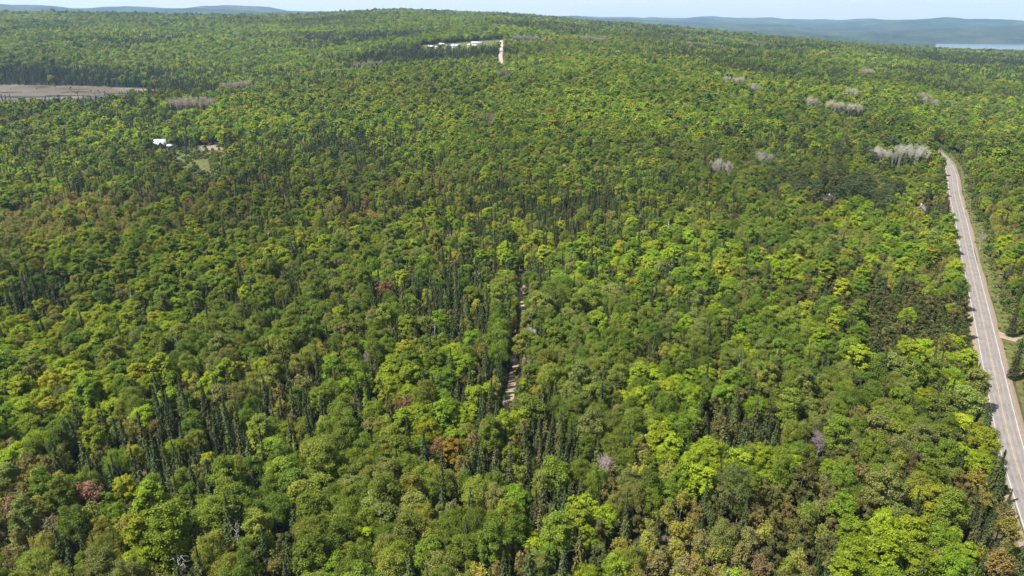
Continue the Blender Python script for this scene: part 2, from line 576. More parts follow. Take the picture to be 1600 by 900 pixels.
def sheet(name, poly, mat, lift, cell=3.0, ragged=6.0, seed=3, zfix=None):
    poly = np.asarray(poly)
    lo, hi = poly[:, :2].min(0) - cell, poly[:, :2].max(0) + cell
    nx, ny = int((hi[0] - lo[0]) / cell) + 1, int((hi[1] - lo[1]) / cell) + 1
    X, Y = np.meshgrid(lo[0] + np.arange(nx + 1) * cell, lo[1] + np.arange(ny + 1) * cell, indexing='ij')
    cx, cy = X[:-1, :-1] + cell / 2, Y[:-1, :-1] + cell / 2
    wx = (fbm(cx / 14, cy / 14, seed) - 0.5) * 2 * ragged
    wy = (fbm(cx / 14, cy / 14, seed + 5) - 0.5) * 2 * ragged
    keep = inside(poly, cx + wx, cy + wy)
    Z = ground(X, Y) + lift if zfix is None else np.full(X.shape, zfix)
    X = X + (hash2(np.arange(nx + 1)[:, None] + 0 * Y, np.arange(ny + 1)[None, :] + 0 * X, seed) - .5) * cell * 0.5
    I, J = np.nonzero(keep)
    s = ny + 1
    qs = np.stack([I * s + J, (I + 1) * s + J, (I + 1) * s + J + 1, I * s + J + 1], -1)
    used, inv = np.unique(qs.ravel(), return_inverse=True)
    vs = np.stack([X, Y, Z], -1).reshape(-1, 3)[used]
    return add_obj(name, mesh_np(name, vs, inv.reshape(-1, 4), mats=[mat], smooth=True), kind='structure')


def on_level(px, yd):                             # point on the marsh under a photo column, at a forward distance
    return np.array([(px - 800) / F_PX * (yd * CT + (CAM_Z - MARSH_Z) * ST), yd])


marsh_poly = [on_level(px, yd) for px, yd in
              [(-120, 900), (30, 880), (100, 890), (170, 910), (215, 960), (255, 1030), (270, 1090), (262, 1140), (225, 1190), (150, 1215), (60, 1212), (-120, 1205)]]
sheet('marsh', marsh_poly, M['marsh'], 0.25, 4, 10, 5)
for k, (px, r, w, d) in enumerate([(40, 1040, 60, 26), (96, 1060, 50, 24), (120, 1120, 44, 14), (160, 1050, 44, 22), (196, 1095, 40, 14), (216, 1075, 30, 14), (14, 1115, 30, 12)]):
    c = on_level(px, r)
    ring = []
    for t in range(14):
        th = t / 14 * 2 * math.pi
        ring.append((c[0] + math.cos(th) * w * (0.7 + 0.3 * math.sin(3 * th + k)) * 0.5 * 1.6, c[1] + math.sin(th) * d * (0.8 + 0.2 * math.cos(2 * th + k)) * 0.6))
    sheet('marsh_pool', ring, M['pond'], 0.42, 2, 3, 11 + k)

clearing_poly = [hit(*p)[:2] for p in [(262, 237), (300, 231), (345, 231), (356, 242), (354, 268), (342, 298), (300, 300), (276, 276)]]
sheet('meadow', clearing_poly, M['grass'], 0.2, 2.5, 5, 7)
yard_poly = [hit(*p)[:2] for p in [(310, 229), (345, 227), (348, 234), (315, 236)]]
sheet('gravel_yard', yard_poly, M['gravel'], 0.35, 2, 3, 31)
farm_poly = [at_distance(px, 70, r)[:2] for px, r in [(655, 1480), (720, 1455), (780, 1450), (781, 1640), (720, 1640), (655, 1640)]]
sheet('farm_field', farm_poly, M['grass'], 0.5, 5, 6, 19)
yard2_poly = [hit(*p)[:2] for p in [(1225, 306), (1262, 302), (1300, 312), (1290, 322), (1240, 318)]]
sheet('yard', yard2_poly, M['grass'], 0.3, 2.5, 3, 23)

# ------------------------------------------------------------------ tree prototypes
def unit(v):
    return v / (np.linalg.norm(v, axis=-1, keepdims=True) + 1e-9)


def leaf_quads(c, nrm, length, width, r, axis=None):
    """rhombic leaf sprays: centres, normals, half sizes"""
    n = len(c)
    if axis is None:
        axis = unit(r.normal(size=(n, 3)))
    t = unit(axis - nrm * np.sum(axis * nrm, 1, keepdims=True))
    b = np.cross(nrm, t)
    L = np.broadcast_to(np.asarray(length, float), (n,))[:, None]
    Wd = np.broadcast_to(np.asarray(width, float), (n,))[:, None]
    dr = nrm * L * 0.18
    v = np.stack([c - t * L - dr, c - b * Wd + dr, c + t * L - dr, c + b * Wd + dr], 1).reshape(-1, 3)
    return v, np.arange(n * 4).reshape(-1, 4)


def tube(p, rad, sides=5):
    p = np.asarray(p, float)
    k = len(p)
    rad = np.broadcast_to(np.asarray(rad, float), (k,))
    t = unit(np.gradient(p, axis=0))
    ref = np.array([0.31, 0.95, 0.05])
    u = unit(np.cross(t, ref))
    w = np.cross(t, u)
    ang = np.arange(sides) / sides * 2 * math.pi
    v = p[:, None] + (u[:, None] * np.cos(ang)[None, :, None] + w[:, None] * np.sin(ang)[None, :, None]) * rad[:, None, None]
    q = [(i * sides + j, i * sides + (j + 1) % sides, (i + 1) * sides + (j + 1) % sides, (i + 1) * sides + j) for i in range(k - 1) for j in range(sides)]
    return v.reshape(-1, 3), np.array(q)


class Parts:
    def __init__(self):
        self.v, self.q, self.n = [], [], 0

    def add(self, vq):
        v, q = vq
        self.v.append(v)
        self.q.append(np.asarray(q) + self.n)
        self.n += len(v)

    def get(self):
        return np.concatenate(self.v), np.concatenate(self.q)


def limb_path(a, b, r, bend=0.12, n=5):
    a, b = np.asarray(a, float), np.asarray(b, float)
    t = np.linspace(0, 1, n)[:, None]
    L = np.linalg.norm(b - a)
    p = a + (b - a) * t
    p[:, 2] += -np.sin(t[:, 0] * math.pi) * L * bend * 0.6
    p[1:-1] += r.normal(size=(n - 2, 3)) * L * bend * 0.35
    return p


def trunk_mesh(r, H, rad, targets, limb_r, top=0.86):
    P = Parts()
    z = np.linspace(0, H * top, 7)
    wob = np.cumsum(r.normal(size=(7, 2)) * 0.011 * H, 0) * 0.7
    wob -= wob[0]
    p = np.column_stack([wob, z])
    radii = rad * np.array([1.3, 1.0, 0.9, 0.78, 0.62, 0.42, 0.12])
    P.add(tube(p, radii, 6))
    for tg in targets:
        z0 = max(0.25 * H, tg[2] - H * r.uniform(0.16, 0.3))
        z0 = min(z0, H * top * 0.92)
        base = np.array([np.interp(z0, z, p[:, 0]), np.interp(z0, z, p[:, 1]), z0])
        P.add(tube(limb_path(base, tg, r), np.linspace(limb_r, limb_r * 0.25, 5), 4))
    return P.get()


def broadleaf(seed, H, R, base, nl, n_leaf, leaf, style):
    """lobed crown of leaf sprays: H height, R crown radius, base = crown base as a share of H"""
    r = np.random.default_rng(seed)
    zc = H * (base + 1) / 2
    half = H * (1 - base) / 2
    # lobes spread over the crown, larger towards the middle
    lob = []
    for k in range(nl):
        u = (k + 0.5) / nl
        el = math.asin(1 - 1.62 * u)                      # from the top to a little below the equator
        az = k * 2.39996 + r.uniform(-0.5, 0.5)
        d = np.array([math.cos(el) * math.cos(az), math.cos(el) * math.sin(az), math.sin(el)])
        rad = R * r.uniform(*style['lobe'])
        reach = 1 - style['lobe'][0] * 0.9 + r.uniform(-0.26, 0.12)
        lob.append((np.array([0, 0, zc]) + d * np.array([R * reach, R * reach, half * reach]), rad))
    lob.append((np.array([0, 0, zc]), R * 0.5))
    per = n_leaf // len(lob)
    C, N, B = [], [], []
    for c, rad in lob:
        ns = style['sub']
        sd = unit(r.normal(size=(ns, 3)) + np.array([0, 0, 0.35]))
        sub = c + sd * rad * r.uniform(0.65, 1.05, (ns, 1)) * np.array([1, 1, 0.82])
        pick = r.integers(0, ns, per)
        off = r.normal(size=(per, 3)) * rad * style['spread'] * np.array([1, 1, style['flat']])
        pos = sub[pick] + off
        out = unit(pos - c) * 0.55 + unit(pos - np.array([0, 0, zc - half * 0.5])) * 0.35 + np.array([0, 0, style['up']])
        C.append(pos)
        N.append(unit(out + r.normal(size=(per, 3)) * style['jit']))
        B.append(np.repeat(r.uniform(-0.12, 0.12), per) + r.uniform(-0.10, 0.10, ns)[pick])
    C, N, B = np.concatenate(C), np.concatenate(N), np.concatenate(B)
    # thin the leaves that lie deep inside the crown
    q = (C - np.array([0, 0, zc])) / np.array([R, R, half])
    keep = (np.linalg.norm(q, axis=1) > 0.5) | (r.random(len(C)) < 0.35)
    C, N, B = C[keep], N[keep], B[keep]
    n = len(C)
    size = leaf * r.uniform(0.7, 1.3, n)
    v, qd = leaf_quads(C, N, size, size * style.get('asp', 0.62), r)
    val = np.clip(0.5 + B + r.normal(size=n) * 0.17, 0, 1)
    tg = [c for c, _ in lob[:-1]]
    r.shuffle(tg)
    return (v, qd, val), tg[:style['limbs']], r


def conifer(seed, H, R, style):
    r = np.random.default_rng(seed)
    C, N, A, L, Wd, B = [], [], [], [], [], []
    z = H * style['base']
    phase = 0
    while z < H * 0.985:
        t = (z / H - style['base']) / (1 - style['base'])
        rad = R * ((1 - t) ** style['pow']) * r.uniform(0.78, 1.1) + 0.12
        if t < 0.12:
            rad *= 0.6 + t * 3.3
        nb = max(4, int(style['nb'] * (0.35 + 0.65 * (1 - t))))
        phase += r.uniform(0.3, 1.2)
        for k in range(nb):
            az = phase + k / nb * 2 * math.pi + r.uniform(-0.25, 0.25)
            if r.random() < style['gap']:
                continue
            ln = rad * r.uniform(0.7, 1.15)
            d = np.array([math.cos(az), math.sin(az), 0])
            side = np.array([-d[1], d[0], 0])
            bb = r.uniform(-0.12, 0.12)
            for s in np.arange(0.25, 1.01, style['step'] / max(ln, 0.3)):
                for _ in range(style['mult']):
                    pos = d * ln * s + side * r.normal() * 0.22 * ln * (1.15 - s) + np.array([0, 0, z - style['droop'] * ln * s * s + r.normal() * 0.10])
                    C.append(pos)
                    N.append(np.array([0, 0, 1]) * style.get('up', 0.75) + d * 0.55 + r.normal(size=3) * 0.4)
                    A.append(d + side * r.normal() * 0.6 + np.array([0, 0, -style['droop'] * 0.7]))
                    L.append(style['leaf'] * r.uniform(0.7, 1.3))
                    Wd.append(style['leaf'] * r.uniform(0.3, 0.5))
                    B.append(0.5 + bb + r.normal() * 0.16)
        z += style['dz'] * r.uniform(0.8, 1.2) * (0.75 + 0.25 * (1 - t))
    for k in range(5):                                         # leader
        C.append(np.array([0, 0, H * (0.965 + 0.008 * k)]))
        N.append(unit(r.normal(size=3) * np.array([1, 1, 0.1])))
        A.append(np.array([0.05, 0, 1.0]))
        L.append(0.4)
        Wd.append(0.12)
        B.append(0.5)
    C, N, A = np.array(C), unit(np.array(N)), unit(np.array(A))
    v, q = leaf_quads(C, N, np.array(L), np.array(Wd), r, A)
    return (v, q, np.clip(np.array(B), 0, 1)), r


def twiggy(seed, H, R, n_twig, tw=0.035, up=0.9, base=0.35, buds=0, bud=0.2):
    """leafless crown: limbs fork into branches, branches into twigs; buds where the tree is just breaking leaf"""
    r = np.random.default_rng(seed)
    targets = []
    segs = []                                               # start, end, half width
    nl = 9
    tips = []
    zb = H * base
    for k in range(nl):
        az = k * 2.4 + r.uniform(-.4, .4)
        el = r.uniform(0.45, 1.4)
        reach = r.uniform(0.5, 0.75)
        tg = np.array([math.cos(az) * math.cos(el) * R * reach, math.sin(az) * math.cos(el) * R * reach, zb + (H - zb) * (0.2 + 0.5 * math.sin(el)) * r.uniform(0.8, 1.1)])
        targets.append(tg)
        root = np.array([0, 0, max(zb, tg[2] - H * 0.22)])
        for b in range(6):
            t = r.uniform(0.45, 1.0)
            p0 = root + (tg - root) * t
            d = unit(unit(tg - root) * 0.6 + r.normal(size=3) * 0.55 + np.array([0, 0, 0.45 * up]))
            ln = R * r.uniform(0.3, 0.62)
            p1 = p0 + d * ln
            segs.append((p0, p1, 0.045))
            for q in range(max(3, n_twig // (nl * 6 * 4))):
                s0 = p0 + (p1 - p0) * r.uniform(0.25, 1.0)
                d2 = unit(d * 0.7 + r.normal(size=3) * 0.6 + np.array([0, 0, 0.3 * up]))
                s1 = s0 + d2 * r.uniform(0.5, 1.1) * R * 0.26
                segs.append((s0, s1, tw))
                for _ in range(3):
                    e0 = s0 + (s1 - s0) * r.uniform(0.3, 1)
                    e1 = e0 + unit(d2 * 0.7 + r.normal(size=3) * 0.6 + np.array([0, 0, 0.25 * up])) * r.uniform(0.25, 0.75)
                    segs.append((e0, e1, tw * 0.7))
                    tips.append((e0 + e1) / 2)
                    tips.append(e1)
    A, Bp = np.array([a for a, _, _ in segs]), np.array([b for _, b, _ in segs])
    wd = np.array([w for _, _, w in segs])
    ax = unit(Bp - A)
    nr = unit(np.cross(ax, r.normal(size=A.shape)))
    v, q = leaf_quads((A + Bp) / 2, nr, np.linalg.norm(Bp - A, axis=1) / 2, wd, r, ax)
    val = np.clip(0.5 + r.normal(size=len(A)) * 0.2, 0, 1)
    if buds:
        tips = np.array(tips)
        i = r.integers(0, len(tips), buds)
        cb = tips[i] + r.normal(size=(buds, 3)) * 0.16
        nb = unit(unit(cb - np.array([0, 0, (H + zb) / 2])) * 0.6 + np.array([0, 0, 0.5]) + r.normal(size=(buds, 3)) * 0.6)
        s_ = bud * r.uniform(0.6, 1.3, buds)
        v2, q2 = leaf_quads(cb, nb, s_, s_ * 0.6, r)
        q2 = q2 + len(v)
        v, q = np.concatenate([v, v2]), np.concatenate([q, q2])
        val = np.concatenate([val, np.clip(0.55 + r.normal(size=buds) * 0.18, 0, 1)])
    return (v, q, val), targets, r


class Proto:
    pass


PROTO_NEAR = {}
PROTO_FAR = {}


def joined(name, tv, tq, cv, cq, cval, tm, cm):
    v = np.concatenate([tv, cv])
    q = np.concatenate([tq, cq + len(tv)])
    mi = np.concatenate([np.zeros(len(tq), int), np.ones(len(cq), int)])
    fv = np.concatenate([np.full(len(tq), 0.5), cval])
    return mesh_np(name, v, q, mats=[tm, cm], mat_idx=mi, face_v=fv)


def register(kind, near, far, tm, cm, size):
    """near / far : ((trunk verts, quads), (crown verts, quads, values))"""
    k = len(PROTO_NEAR.setdefault(kind, []))
    (tv, tq), (cv, cq, cval) = near
    p = Proto()
    p.trunk = mesh_np(kind + '_trunk', tv, tq, mats=[tm], smooth=True)
    p.crown = mesh_np(kind + '_crown', cv, cq, mats=[cm], face_v=cval)
    p.H, p.R = size
    p.near = joined('%s_near_%02d' % (kind, k), tv, tq, cv, cq, cval, tm, cm)
    (tv, tq), (cv, cq, cval) = far
    p.far = joined('%s_far_%02d' % (kind, k), tv, tq, cv, cq, cval, tm, cm)
    PROTO_NEAR[kind].append(p)


MAPLE = dict(lobe=(0.22, 0.36), sub=12, spread=0.25, flat=0.62, up=0.50, jit=0.55, limbs=7)
ASPEN = dict(lobe=(0.20, 0.32), sub=18, spread=0.36, flat=0.85, up=0.35, jit=0.75, limbs=6)
BIRCH = dict(lobe=(0.26, 0.42), sub=12, spread=0.34, flat=1.1, up=0.2, jit=0.8, limbs=6, asp=0.5)
CEDAR = dict(lobe=(0.22, 0.34), sub=14, spread=0.24, flat=0.9, up=0.3, jit=0.5, limbs=3, asp=0.45)
PINE = dict(lobe=(0.30, 0.42), sub=10, spread=0.24, flat=0.35, up=0.7, jit=0.45, limbs=9, asp=0.4)
SPRUCE = dict(base=0.05, pow=1.0, nb=11, gap=0.10, step=0.40, mult=2, droop=0.35, leaf=0.36, dz=0.42)
FIR = dict(base=0.05, pow=0.78, nb=11, gap=0.06, step=0.42, mult=2, droop=0.22, leaf=0.36, dz=0.42)
LARCH = dict(base=0.12, pow=0.85, nb=9, gap=0.16, step=0.42, mult=2, droop=0.10, leaf=0.32, dz=0.5)

S = 100
for k, (H, R, b) in enumerate([(15, 4.6, .20), (16, 5.2, .24), (13.5, 4.2, .16), (15.5, 3.4, .14), (17, 5.6, .28), (13, 3.6, .16), (14.5, 4.8, .24), (16, 3.0, .12), (12, 3.9, .12), (16.5, 4.0, .2)]):
    nl = 22 + k % 4 * 3
    c, t, r = broadleaf(S + k, H, R, b, nl, 15000, 0.19, MAPLE)
    c2, _, _ = broadleaf(S + k, H, R, b, nl, 1800, 0.46, MAPLE)
    tr = trunk_mesh(r, H, 0.22, t, 0.10)
    register('maple', (tr, c), (trunk_mesh(r, H, 0.22, t[:2], 0.10), c2), M['bark_grey'], M['leaf'], (H, R))
for k, (H, R, b) in enumerate([(16, 3.6, .20), (17, 4.2, .26), (14.5, 3.2, .18), (17.5, 4.8, .30), (16, 2.7, .16), (16, 5.0, .32), (14, 2.5, .12)]):
    nl = 30 + k % 3 * 4
    c, t, r = broadleaf(S + 20 + k, H, R, b, nl, 16000, 0.16, ASPEN)
    c2, _, _ = broadleaf(S + 20 + k, H, R, b, nl, 1800, 0.41, ASPEN)
    tr = trunk_mesh(r, H, 0.19, t, 0.08)
    register('aspen', (tr, c), (trunk_mesh(r, H, 0.19, t[:2], 0.08), c2), M['bark_pale'], M['leaf'], (H, R))
for k, (H, R, b) in enumerate([(15, 2.6, .16), (16, 3.0, .2), (13, 2.3, .14), (14, 2.7, .24)]):
    c, t, r = broadleaf(S + 40 + k, H, R, b, 11, 5000, 0.17, BIRCH)
    c2, _, _ = broadleaf(S + 40 + k, H, R, b, 11, 800, 0.42, BIRCH)
    tr = trunk_mesh(r, H, 0.15, t, 0.07, top=0.95)
    register('birch', (tr, c), (trunk_mesh(r, H, 0.15, t[:2], 0.07), c2), M['bark_pale'], M['leaf'], (H, R))
for k, (H, R, b) in enumerate([(14, 3.6, .2), (15, 4.0, .24), (13, 3.0, .18), (14, 3.4, .22)]):
    c, t, r = twiggy(S + 60 + k, H, R, 1500, 0.022, 0.9, b, buds=2600, bud=0.19)
    c2, _, _ = twiggy(S + 60 + k, H, R, 700, 0.045, 0.9, b, buds=800, bud=0.36)
    tr = trunk_mesh(r, H, 0.17, t, 0.08)
    register('budding', (tr, c), (trunk_mesh(r, H, 0.17, t[:2], 0.08), c2), M['bark_grey'], M['leaf'], (H, R))
for k, (H, R) in enumerate([(15.5, 2.4), (17, 2.8), (13, 2.2), (15, 2.0), (18.5, 3.0)]):
    c, r = conifer(S + 80 + k, H, R, SPRUCE)
    c2, _ = conifer(S + 80 + k, H, R, dict(SPRUCE, dz=0.85, nb=7, step=0.8, leaf=0.7, mult=1))
    tr = trunk_mesh(r, H, 0.16, [], 0.05, top=0.95)
    register('spruce', (tr, c), (tr, c2), M['bark_dark'], M['needle'], (H, R))
for k, (H, R) in enumerate([(12, 2.5), (13, 2.9), (10, 2.3), (11, 2.1)]):
    c, r = conifer(S + 100 + k, H, R, FIR)
    c2, _ = conifer(S + 100 + k, H, R, dict(FIR, dz=0.85, nb=7, step=0.8, leaf=0.7, mult=1))
    tr = trunk_mesh(r, H, 0.16, [], 0.05, top=0.95)
    register('fir', (tr, c), (tr, c2), M['bark_dark'], M['needle'], (H, R))
for k, (H, R, b) in enumerate([(12, 2.5, .10), (13, 2.9, .14), (11, 2.2, .10)]):
    c, t, r = broadleaf(S + 120 + k, H, R, b, 18, 6500, 0.19, CEDAR)
    c2, _, _ = broadleaf(S + 120 + k, H, R, b, 18, 900, 0.5, CEDAR)
    tr = trunk_mesh(r, H, 0.18, t, 0.06)
    register('cedar', (tr, c), (tr, c2), M['bark_dark'], M['needle'], (H, R))
for k, (H, R, b) in enumerate([(23, 4.6, .34), (21, 4.0, .38), (25, 5.2, .30)]):
    c, t, r = broadleaf(S + 140 + k, H, R, b, 20, 7500, 0.21, PINE)
    c2, _, _ = broadleaf(S + 140 + k, H, R, b, 20, 1100, 0.55, PINE)
    tr = trunk_mesh(r, H, 0.28, t, 0.09, top=0.95)
    register('pine', (tr, c), (tr, c2), M['bark_dark'], M['needle'], (H, R))
for k, (H, R) in enumerate([(15, 1.9), (16, 2.1), (13, 1.7)]):
    c, r = conifer(S + 160 + k, H, R, LARCH)
    c2, _ = conifer(S + 160 + k, H, R, dict(LARCH, dz=0.9, nb=6, step=0.8, leaf=0.6, mult=1))
    tr = trunk_mesh(r, H, 0.15, [], 0.05, top=0.95)
    register('larch', (tr, c), (tr, c2), M['bark_grey'], M['leaf'], (H, R))
for k, (H, R, b) in enumerate([(16, 4.0, .36), (17, 4.6, .40), (15, 3.4, .34)]):
    c, t, r = twiggy(S + 180 + k, H, R, 2600, 0.022, 1.2, b)
    c2, _, _ = twiggy(S + 180 + k, H, R, 2000, 0.055, 1.5, b)
    tr = trunk_mesh(r, H, 0.19, t, 0.10)
    register('bare', (tr, c), (tr, c2), M['bark_pale'], M['twig'], (H, R))
for k, (H, R) in enumerate([(13, 1.6), (11, 1.3), (15, 2.0)]):
    r = np.random.default_rng(S + 200 + k)
    tgt = [np.array([math.cos(a) * R * r.uniform(.5, 1), math.sin(a) * R * r.uniform(.5, 1), H * r.uniform(.45, .98)]) for a in r.uniform(0, 6.28, 9)]
    tr = trunk_mesh(r, H, 0.17, tgt[:4], 0.06, top=1.0)
    P = Parts()
    for tg in tgt:
        P.add(tube(limb_path([0, 0, tg[2] - H * 0.13], tg, r), np.linspace(0.05, 0.015, 5), 3))
        for _ in range(2):
            e = tg * np.array([1.25, 1.25, 1]) + r.normal(size=3) * 0.5
            P.add(tube(limb_path(tg * 0.75 + np.array([0, 0, tg[2] * 0.22]), e, r, n=4), np.linspace(0.03, 0.01, 4), 3))
    cv, cq = P.get()
    cc = (cv, cq, np.full(len(cq), 0.5))
    register('snag', (tr, cc), (tr, cc), M['dead_wood'], M['twig'], (H, R))

KINDS = list(PROTO_NEAR)

# ------------------------------------------------------------------ colour and kind of each tree
TINTS = {
    'maple': [((0.100, 0.160, 0.016), 3), ((0.118, 0.172, 0.016), 3), ((0.075, 0.135, 0.018), 3), ((0.130, 0.165, 0.020), 1), ((0.055, 0.105, 0.018), 2)],
    'aspen': [((0.060, 0.110, 0.020), 4), ((0.080, 0.125, 0.028), 3), ((0.075, 0.115, 0.042), 2), ((0.045, 0.088, 0.018), 3)],
    'birch': [((0.085, 0.125, 0.030), 3), ((0.115, 0.145, 0.035), 2), ((0.095, 0.110, 0.040), 2)],
    'budding': [((0.125, 0.128, 0.030), 5), ((0.105, 0.100, 0.038), 4), ((0.125, 0.108, 0.042), 2), ((0.165, 0.150, 0.030), 3), ((0.130, 0.085, 0.045), 0.6)],
    'spruce': [((0.024, 0.042, 0.016), 4), ((0.032, 0.050, 0.018), 3), ((0.042, 0.056, 0.022), 2)],
    'fir': [((0.030, 0.046, 0.018), 3), ((0.042, 0.056, 0.018), 3)],
    'cedar': [((0.050, 0.060, 0.018), 3), ((0.062, 0.060, 0.022), 3), ((0.040, 0.052, 0.018), 2)],
    'pine': [((0.034, 0.056, 0.028), 3), ((0.042, 0.062, 0.026), 2)],
    'larch': [((0.100, 0.165, 0.024), 3), ((0.080, 0.130, 0.024), 2)],
    'bare': [((0.27, 0.235, 0.205), 3), ((0.24, 0.20, 0.18), 2), ((0.30, 0.275, 0.245), 2)],
    'snag': [((0.40, 0.38, 0.35), 1)],
}


WARM = {'maple': (1.18, 1.0, 0.6), 'aspen': (1.38, 1.04, 0.65), 'birch': (1.24, 1.05, 0.65), 'larch': (1.22, 1.05, 0.65), 'budding': (1.0, 1.0, 0.85),
        'spruce': (1.2, 1.0, 0.8), 'fir': (1.2, 1.0, 0.8), 'cedar': (1.12, 1.0, 0.8), 'pine': (1.2, 1.0, 0.65), 'bare': (1, 1, 1), 'snag': (1, 1, 1)}


def pick_tint(kind, n, r, x, y):
    opts = TINTS[kind]
    p = np.array([o[1] for o in opts], float)
    i = r.choice(len(opts), n, p=p / p.sum())
    base = np.array([o[0] for o in opts])[i]
    patch = 0.5 + 1.1 * fbm(x / 190, y / 190, 71) * np.where(np.hypot(x, y) > 650, 1.08, 1.0)            # stands differ in how far the leaves are out
    warm = 0.92 + 0.16 * fbm(x / 150, y / 150, 73)
    base = base * np.array(WARM[kind]) * patch[:, None] * np.column_stack([warm, np.ones(n), np.ones(n)])
    return np.clip(base * r.uniform(0.82, 1.2, (n, 1)) * r.uniform(0.93, 1.07, (n, 3)), 0, 1), i


# stands of one kind seen in the photograph: pixel, radius in metres, kind, weight
STANDS = [
    (860, 335, 55, 'spruce', 3.0), (740, 300, 45, 'spruce', 2.5), (600, 330, 40, 'fir', 2.0), (720, 480, 26, 'spruce', 3), (770, 470, 20, 'fir', 3),
    (520, 585, 26, 'spruce', 3), (290, 660, 22, 'spruce', 4), (330, 740, 20, 'spruce', 4), (180, 690, 18, 'spruce', 4), (30, 460, 22, 'spruce', 4), (200, 470, 20, 'fir', 2),
    (1380, 470, 40, 'cedar', 3.2), (1420, 500, 30, 'fir', 3), (1250, 440, 35, 'fir', 2.0), (1150, 330, 35, 'spruce', 1.6), (1010, 290, 40, 'spruce', 2),
    (1250, 790, 16, 'cedar', 4), (1330, 690, 14, 'cedar', 4), (1180, 660, 14, 'fir', 3), (1430, 720, 14, 'cedar', 3),
    (1100, 640, 16, 'fir', 3), (760, 700, 14, 'spruce', 3), (800, 760, 12, 'spruce', 3),
    (1300, 240, 40, 'pine', 2), (1180, 215, 60, 'spruce', 4), (1060, 235, 35, 'spruce', 3), (610, 215, 50, 'spruce', 3.0), (560, 205, 45, 'spruce', 2),
    (250, 140, 70, 'spruce', 8), (120, 125, 90, 'spruce', 8), (40, 120, 90, 'spruce', 6), (640, 85, 120, 'spruce', 6), (740, 88, 80, 'spruce', 6), (560, 62, 130, 'spruce', 6),
    (430, 300, 45, 'fir', 1.6), (480, 320, 40, 'spruce', 1.6), (330, 200, 50, 'fir', 2), (1300, 300, 35, 'pine', 3), (1350, 310, 25, 'spruce', 2),
    (1560, 300, 30, 'spruce', 1.6), (1590, 520, 16, 'fir', 5), (1560, 100, 200, 'spruce', 4), (1450, 88, 250, 'spruce', 3),
    (60, 560, 26, 'maple', 4), (30, 640, 22, 'maple', 4), (250, 390, 40, 'maple', 3), (340, 420, 30, 'maple', 3), (160, 500, 35, 'maple', 2.5), (130, 620, 20, 'maple', 3),
    (640, 585, 16, 'maple', 5), (690, 640, 14, 'maple', 4), (1000, 130, 170, 'maple', 6), (1020, 180, 120, 'maple', 6), (1200, 150, 140, 'maple', 4), (880, 200, 90, 'maple', 4), (700, 190, 80, 'maple', 3), (400, 190, 60, 'maple', 2), (480, 170, 80, 'maple', 2),
    (1000, 400, 40, 'maple', 2.5), (1080, 440, 30, 'maple', 2.0), (1060, 610, 16, 'maple', 3), (1400, 860, 12, 'maple', 6), (1080, 720, 14, 'maple', 4), (1150, 740, 14, 'maple', 3), (900, 820, 10, 'maple', 4),
    (870, 480, 24, 'aspen', 6), (930, 560, 22, 'aspen', 4), (960, 650, 16, 'aspen', 3), (540, 740, 18, 'aspen', 6), (620, 800, 14, 'aspen', 6), (600, 860, 12, 'aspen', 6), (430, 780, 13, 'aspen', 4), (1390, 690, 18, 'aspen', 6),
    (580, 400, 24, 'aspen', 5), (560, 520, 22, 'aspen', 4), (360, 530, 24, 'aspen', 3), (1280, 620, 18, 'aspen', 4), (1180, 530, 26, 'aspen', 3), (780, 800, 14, 'aspen', 3), (1100, 250, 90, 'aspen', 3), (1300, 180, 150, 'aspen', 2),
    (130, 340, 40, 'budding', 4), (110, 320, 25, 'budding', 4), (680, 280, 40, 'budding', 3), (520, 330, 30, 'budding', 2), (1180, 820, 12, 'budding', 4), (1260, 760, 10, 'budding', 3), (30, 780, 12, 'budding', 5), (720, 790, 12, 'budding', 3), (330, 330, 40, 'budding', 1.5),
    (1050, 880, 10, 'budding', 4), (1550, 350, 30, 'budding', 2), (600, 130, 200, 'budding', 1.5), (950, 60, 300, 'budding', 2),
]
stand_xy = [hit(p[0], p[1], 10)[:2] for p in STANDS]


def species_weights(x, y):
    n = len(x)
    r = np.hypot(x, y)
    con = fbm(x / 60, y / 60, 41)
    con2 = fbm(x / 300, y / 300, 47)
    map_ = fbm(x / 75, y / 75, 53)
    asp = fbm(x / 55, y / 55, 59)
    bud = fbm(x / 65, y / 65, 61)
    far = np.clip((r - 600) / 900, 0, 1)
    W = {}
    g = lambda f, c, s: 1 / (1 + np.exp(-(f - c) / s))
    W['spruce'] = 0.09 * (1 - 0.6 * far) + 0.9 * g(con, 0.62, 0.025) + (0.7 + 2.0 * far) * g(con2, 0.585, 0.02)
    W['fir'] = 0.07 + 0.30 * g(con, 0.54, 0.04)
    W['cedar'] = 0.09 + 0.28 * g(con2, 0.55, 0.05)
    W['pine'] = np.where(r > 2300, 0.05, 0.018)
    W['maple'] = (0.32 + 1.1 * g(map_, 0.52, 0.05)) * (1 + 0.8 * far)
    W['aspen'] = 0.34 + 0.8 * g(asp, 0.55, 0.05)
    W['birch'] = 0.16 + 0.12 * g(asp, 0.45, 0.05)
    W['budding'] = 0.24 + 0.50 * g(bud, 0.58, 0.05)
    W['larch'] = 0.035 + 0 * r
    W['bare'] = 0.012 + 0.05 * g(bud, 0.66, 0.03)
    W['snag'] = np.where(r < 700, 0.05, 0.0)
    for (px, py, rad, kind, w), c in zip(STANDS, stand_xy):
        w = w * (0.6 if kind in ('spruce', 'fir') and py > 250 else 1.0)
        W[kind] = W[kind] + w * np.exp(-((x - c[0]) ** 2 + (y - c[1]) ** 2) / (rad * rad))
    A = np.stack([W[k] for k in KINDS], 1)
    A = A / A.sum(1, keepdims=True)
    A = A ** (1.45 + 0.35 * far[:, None])
    return A / A.sum(1, keepdims=True)


